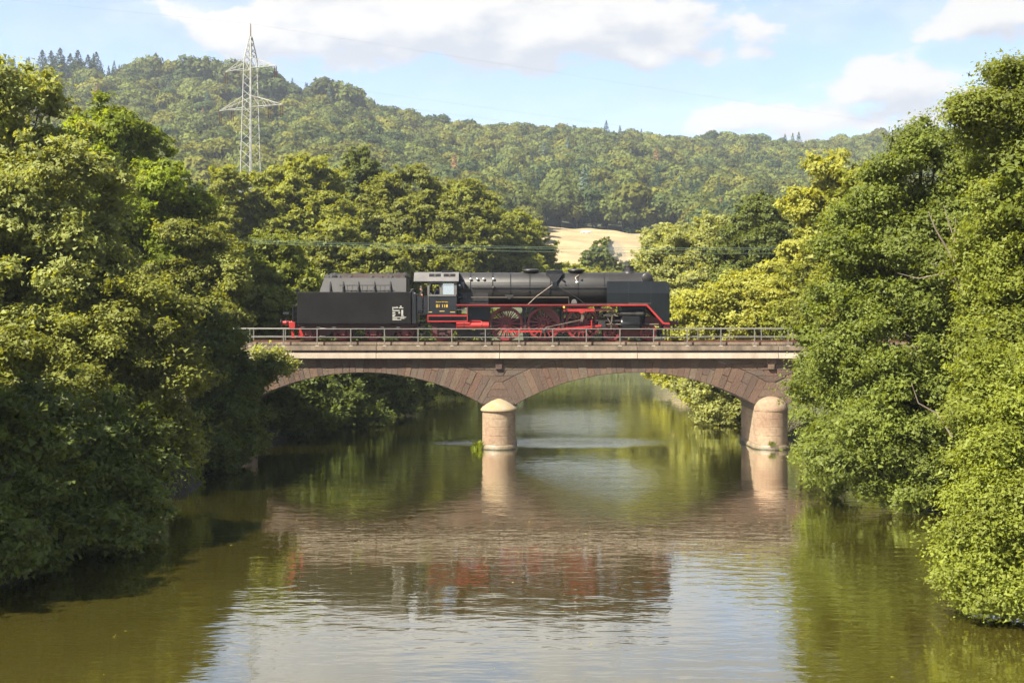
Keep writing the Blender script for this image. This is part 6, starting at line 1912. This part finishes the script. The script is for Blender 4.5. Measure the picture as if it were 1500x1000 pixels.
# ------------------------------------------------------------------ pylon and wires
def build_pylon():
    D = 250.0
    c = at(367, 35, D)
    x0, ztop = c.x, c.z
    zg = gz(x0, D)
    org = (x0, D, zg)
    rot = R(-30)
    root = tag(empty('lattice_pylon', org, rot), 'pale steel lattice pylon with two crossarms rising above the grove', 'pylon')
    H = ztop - zg

    def zz(py): return CZ - (py - HY) * D / F - zg
    zA, zB, zC = zz(88), zz(62), H
    w0, wa = 1.95, 0.86                    # half width at the ground and below the tip

    def half(z):
        if z <= zA: return w0 + (wa - w0) * z / zA
        return max(0.05, wa * (zB + 2.2 - z) / (zB + 2.2 - zA))
    levels = [0.0]
    while levels[-1] < zA - 2.0: levels.append(levels[-1] + max(1.5, half(levels[-1]) * 1.45))
    levels[-1] = zA
    upper = [zA + (zB + 1.0 - zA) * i / 4 for i in range(1, 5)]
    for sx_, sy_ in ((1, 1), (1, -1), (-1, -1), (-1, 1)):
        mb = MB()
        pts = [(sx_ * half(z), sy_ * half(z), z) for z in (0, zA, zB + 1.0)]
        for a, b in zip(pts[:-1], pts[1:]): mb.path([a, b], 0.11, 4)
        mb.build('leg', M['pylon_steel'], root)
    mb = MB()
    alls = levels + upper
    for z0, z1 in zip(alls[:-1], alls[1:]):
        h0, h1 = half(z0), half(z1)
        cs0 = [(h0, h0), (h0, -h0), (-h0, -h0), (-h0, h0)]; cs1 = [(h1, h1), (h1, -h1), (-h1, -h1), (-h1, h1)]
        for i in range(4):
            j = (i + 1) % 4
            mb.path([(*cs0[i], z0), (*cs1[j], z1)], 0.05, 4)
            if z0 >= zA: mb.path([(*cs0[j], z0), (*cs1[i], z1)], 0.05, 4)
    o = mb.build('bracing', M['pylon_steel'], root)
    o['kind'] = 'stuff'
    MB().path([(0, 0, zB + 0.6), (0, 0, zC)], [0.16, 0.10], 6).build('peak', M['dead_wood'], root)
    ends = []
    for (py, hw, rise, ins) in ((101, 6.2, 1.9, (6.0,)), (158, 7.7, 2.1, (7.5, 4.5))):
        z = zz(py)
        h = half(min(z, zA))
        for s in (-1, 1):
            mb = MB()
            tip = (s * hw, 0, z)
            for q in (-1, 1):
                mb.path([(s * h, q * h, z), tip], 0.07, 4)
                mb.path([(s * h, q * h, z + rise), tip], 0.07, 4)
                for t in (0.25, 0.5, 0.75):
                    a = Vector((s * h, q * h, z)).lerp(Vector(tip), t); b = Vector((s * h, q * h, z + rise)).lerp(Vector(tip), max(0, t - 0.18))
                    mb.path([a, b], 0.04, 4)
            mb.build('crossarm', M['pylon_steel'], root)
            for xi in ins:
                for dx in (-0.22, 0.22):
                    m2 = MB()
                    prof = [(0.02, 0.0)]
                    for k in range(9):
                        zz_ = -0.25 - k * 0.23
                        prof += [(0.05, zz_ + 0.1), (0.15, zz_ + 0.03), (0.15, zz_ - 0.01), (0.05, zz_ - 0.04)]
                    prof += [(0.02, -2.4)]
                    m2.lathe(prof, (0, 0, 0), 'z', 10)
                    m2.build('insulator', M['insulator'], root, loc=(s * xi + dx, 0, z - 0.05))
                ends.append(Vector((s * xi, 0, z - 2.45)))
    ends.append(Vector((0, 0, zC)))
    # conductors to the neighbouring towers outside the view
    Mx = Matrix.Translation(org) @ Matrix.Rotation(rot, 4, 'Z')
    along = Matrix.Rotation(rot, 4, 'Z') @ Vector((0, 1, 0))
    names = ['outer left conductor on the upper crossarm', 'outer right conductor on the upper crossarm', 'outer left conductor on the lower crossarm', 'inner left conductor on the lower crossarm', 'outer right conductor on the lower crossarm', 'inner right conductor on the lower crossarm', 'earth wire strung over the pylon tip']
    for e, lb in zip(ends, names):
        p = Mx @ e
        pts = []
        for k in range(-14, 15):
            if k < 0: q = p + Vector((-15.0, -7.0, 0.35)) * (-k)
            else: q = p + Vector((24.0, 17.0, -0.35)) * k
            sag = 0.03 * abs(k) * (14 - abs(k)) * 0.8
            pts.append(q - Vector((0, 0, sag)))
        mb = MB(tuple(p)); mb.path(pts, 0.011, 4, cap=False)
        tag(mb.build('power_line', M['conductor'], None, loc=p), lb, 'wire', 'conductors of the lattice pylon')


build_pylon()

# green coated wires that run behind the bridge between the trees
for i, (py0, py1, lb) in enumerate(((347.5, 361.5, 'top wire of the pale green wires above the train'), (349.5, 364.0, 'middle wire of the pale green wires above the train'), (352, 370.5, 'lowest wire of the pale green wires above the train'))):
    a, b = at(268, py0, 94), at(1230, py1, 112)
    pts = []
    for k in range(41):
        t = k / 40
        p = a.lerp(b, t); p.z -= 0.35 * 4 * t * (1 - t)
        pts.append(p)
    mb = MB(tuple(a)); mb.path(pts, 0.013, 5)
    tag(mb.build('overhead_wire', M['wire_green'], None, smooth=60, loc=a), lb, 'wire', 'green wires above the train')
for (px, D, lb) in ((266, 94, 'wooden pole that holds the left end of the green wires'), (1232, 112, 'wooden pole that holds the right end of the green wires')):
    p = at(px, 345, D); z = gz(p.x, D)
    r_ = tag(empty('wooden_pole', (p.x, D, z)), lb, 'pole', 'poles of the green wires')
    MB().path([(0, 0, -0.5), (0, 0, p.z - z + 0.4)], [0.14, 0.10], 10).build('shaft', M['bark'], r_, smooth=50)
    MB().box(-0.06, 0.06, -0.5, 0.5, p.z - z - 0.9, p.z - z - 0.78).build('cross_bar', M['bark'], r_)


# ------------------------------------------------------------------ cows on the field
def cow(label, px, py, D, rz, graze):
    p = at(px, py, D)
    z = gz(p.x, D) + 1.1
    V = [(0, 0, 1.05), (-0.55, 0, 1.08), (-0.8, 0, 1.1), (0.5, 0, 1.05), (0.78, 0, 1.12), (1.05, 0, 1.15 if not graze else 0.85), (1.25, 0, 1.3 if not graze else 0.5), (1.52, 0, 1.18 if not graze else 0.16)]
    E = [(0, 1), (1, 2), (0, 3), (3, 4), (4, 5), (5, 6), (6, 7)]
    Rr = [0.38, 0.36, 0.26, 0.36, 0.28, 0.18, 0.15, 0.09]
    for (x, s, hock) in ((0.58, 1, 0), (0.58, -1, 0), (-0.62, 1, 1), (-0.62, -1, 1)):
        b = len(V)
        V += [(x, s * 0.2, 0.75), (x + (-0.10 if hock else 0.02), s * 0.2, 0.42), (x, s * 0.2, 0.06)]
        Rr += [0.14, 0.075, 0.06]
        E += [(3 if not hock else 1, b), (b, b + 1), (b + 1, b + 2)]
    b = len(V); V += [(-0.98, 0, 0.95), (-1.0, 0, 0.45)]; Rr += [0.05, 0.035]; E += [(2, b), (b, b + 1)]
    for s in (-1, 1):
        b = len(V); V += [(V[6][0] - 0.05, s * 0.22, V[6][2] + 0.06)]; Rr += [0.05]; E += [(6, b)]
    me = bpy.data.meshes.new('cow'); me.from_pydata(V, E, [])
    ob = bpy.data.objects.new('cow', me); COL.objects.link(ob)
    ob.modifiers.new('skin', 'SKIN')
    for i, r in enumerate(Rr): ob.data.skin_vertices[0].data[i].radius = (r, r)
    ob.data.skin_vertices[0].data[0].use_root = True
    sb = ob.modifiers.new('sub', 'SUBSURF'); sb.levels = 1
    dg = bpy.context.evaluated_depsgraph_get()
    body = bpy.data.meshes.new_from_object(ob.evaluated_get(dg))
    bpy.data.objects.remove(ob, do_unlink=True)
    body.materials.clear(); body.materials.append(M['cow_white'])
    o = link('cow', body, None, None, (p.x, D, z)); o.rotation_euler = (0, 0, rz)
    tag(o, label, 'cow', 'white cows on the field')


cow('left one of two small white cows near the top of the field', 855.5, 337, 535, R(170), True)
cow('right one of two small white cows near the top of the field', 862, 337, 533, R(15), False)


# ------------------------------------------------------------------ plants by the water
def tuft(label, name, x, d, n, h, seed, mat='grass_blade', z=None, spread=0.25):
    rng = np.random.default_rng(seed)
    z = gz(x, d) if z is None else z
    base = np.stack([rng.normal(0, spread, n), rng.normal(0, spread, n), np.zeros(n)], 1)
    a = rng.uniform(0, 6.28, n); ln = h * rng.uniform(0.5, 1.2, n)
    lean = rng.uniform(0.1, 0.7, n)
    dirv = np.stack([np.cos(a) * lean, np.sin(a) * lean, np.ones(n)], 1)
    w = np.stack([-np.sin(a), np.cos(a), np.zeros(n)], 1) * 0.02 * (h / 0.5)
    mid = base + dirv * ln[:, None] * 0.6
    tip = base + dirv * ln[:, None] * np.array([1.35, 1.35, 0.9])
    v = np.stack([base - w, base + w, mid + w * 0.8, tip, mid - w * 0.8], 1).reshape(-1, 3)
    f = np.arange(5 * n).reshape(-1, 5)
    o = link(name, np_mesh(name, v, f, M[mat], rng.random(n)), None, None, (x, d, z))
    return tag(o, label, 'plant') if label else o


tuft('small bright green plant growing at the foot of the middle pier', 'water_plant', -1.95, 78.0, 120, 0.5, 1, 'leaf_maple', 0.0, 0.18)
tuft('small weed growing low on the right pier', 'weed', 15.1, 77.28, 60, 0.3, 2, 'leaf_alder', 0.26, 0.10)
rng = np.random.default_rng(8)
V_, F_, T_ = [], [], []
for side in (0, 1):
    for d in np.arange(28, 150, 0.35):
        xe = np.interp(d, RIV_D, RIV_L if side == 0 else RIV_R)
        w_ = 0.5 * math.sin(d * 0.31) + 0.35 * math.sin(d * 0.83 + 1.3)
        x0 = xe + (w_ if side == 0 else 0.7 * w_)
        s = -1 if side == 0 else 1
        if 76.5 < d < 84.5: continue
        for _ in range(5):
            x = x0 + s * rng.uniform(0.1, 2.2); dd = d + rng.uniform(-0.2, 0.2)
            z = gz(x, dd); h = rng.uniform(0.25, 0.9); a = rng.uniform(0, 6.28); l = rng.uniform(0.1, 0.5)
            w = np.array([-math.sin(a), math.cos(a), 0]) * 0.025
            b = np.array([x, dd, z]); dv = np.array([math.cos(a) * l, math.sin(a) * l, 1.0]) * h
            k = len(V_)
            V_ += [b - w, b + w, b + dv * 0.6 + w * 0.7, b + dv * np.array([1.3, 1.3, 0.9]), b + dv * 0.6 - w * 0.7]
            F_.append((k, k + 1, k + 2, k + 3, k + 4)); T_.append(rng.random())
tag(link('bank_grass', np_mesh('bank_grass', np.array(V_), np.array(F_), M['grass_blade'], np.array(T_))), 'rough grass and reeds along both water lines', 'grass', kind='stuff')



def undergrowth():
    """low leafy growth that hides the foot of the banks"""
    rng = np.random.default_rng(21)
    C = []
    for (x0, x1, d0, d1, n, hi) in ((-22, -9, 26, 76, 30000, 2.0), (-20, -5, 85, 150, 16000, 2.0), (14, 25, 26, 77, 30000, 2.0), (13, 26, 85, 150, 16000, 2.0), (-12, 50, 150, 225, 26000, 2.8)):
        x = rng.uniform(x0, x1, n); d = rng.uniform(d0, d1, n)
        z = ground(x, d)
        ok = (z > -0.12) & (z < hi)
        clump = 0.5 + 0.5 * np.sin(x * 1.7 + d * 0.9) * np.sin(d * 1.3 - x * 0.6)
        h = rng.random(n) ** 1.4 * (0.35 + 1.0 * clump)
        C.append(np.stack([x, d, np.maximum(z, 0) + 0.05 + h], 1)[ok])
    C = np.concatenate(C); n = len(C)
    nn = unit(np.array([0, -0.2, 0.7]) + rng.normal(size=(n, 3)) * 0.5)
    far = np.clip(C[:, 1] / 60, 0.9, 3.0)
    v, f, t = leaves(C, nn, 0.085 * far * rng.uniform(0.7, 1.3, n), np.clip(0.5 + rng.normal(0, 0.2, n), 0, 1), rng)
    tag(link('undergrowth', np_mesh('undergrowth', v, f, M['leaf_alder'], t)), 'low brambles and nettles along the foot of both banks', 'undergrowth', kind='stuff')


undergrowth()
rng = np.random.default_rng(33)
n = 90
c = np.stack([rng.uniform(-10, 14, n), rng.uniform(28, 62, n), np.full(n, 0.012)], 1)
v, f, t_ = leaves(c, unit(np.array([0, 0, 1.0]) + rng.normal(size=(n, 3)) * 0.05), rng.uniform(0.02, 0.05, n), rng.random(n), rng)
tag(link('floating_leaves', np_mesh('floating_leaves', v, f, M['leaf_yellow'], t_)), 'few fallen leaves drifting on the river surface', 'leaves', kind='stuff')

# ------------------------------------------------------------------ chimney smoke and valley haze
def volume_mat(name, col, dens, aniso=0.2):
    mat, nt, N, L, out = nodes_of(name)
    v = N('ShaderNodeVolumePrincipled')
    v.inputs['Color'].default_value = rgba(col); v.inputs['Density'].default_value = dens; v.inputs['Anisotropy'].default_value = aniso
    L(v.outputs[0], out.inputs['Volume'])
    M[name] = mat
    return mat


def smoke():
    p0 = at(921, 388, YC)
    pts = [at(919, 389, YC), at(914, 380, YC + 0.1), at(908, 373, YC + 0.3), at(902, 364, YC + 0.5), at(894, 356, YC + 0.8)]
    mb = MB(tuple(p0))
    mb.path(pts, [0.12, 0.32, 0.42, 0.5, 0.3], 12)
    o = mb.build('chimney_smoke', volume_mat('smoke', (0.35, 0.37, 0.42), 0.55), None, smooth=80, loc=p0)
    tag(o, 'faint grey wisp of smoke drifting back from the chimney', 'smoke', kind='stuff')


smoke()
hz = MB().box(-3900, 3900, -120, 3900, -4.0, 420.0).build('haze', volume_mat('haze_air', (0.78, 0.87, 1.0), 0.00015, 0.3))
tag(hz, 'thin bluish summer haze over the valley', 'haze', kind='stuff')
print('leaf triangles', TRI[0])
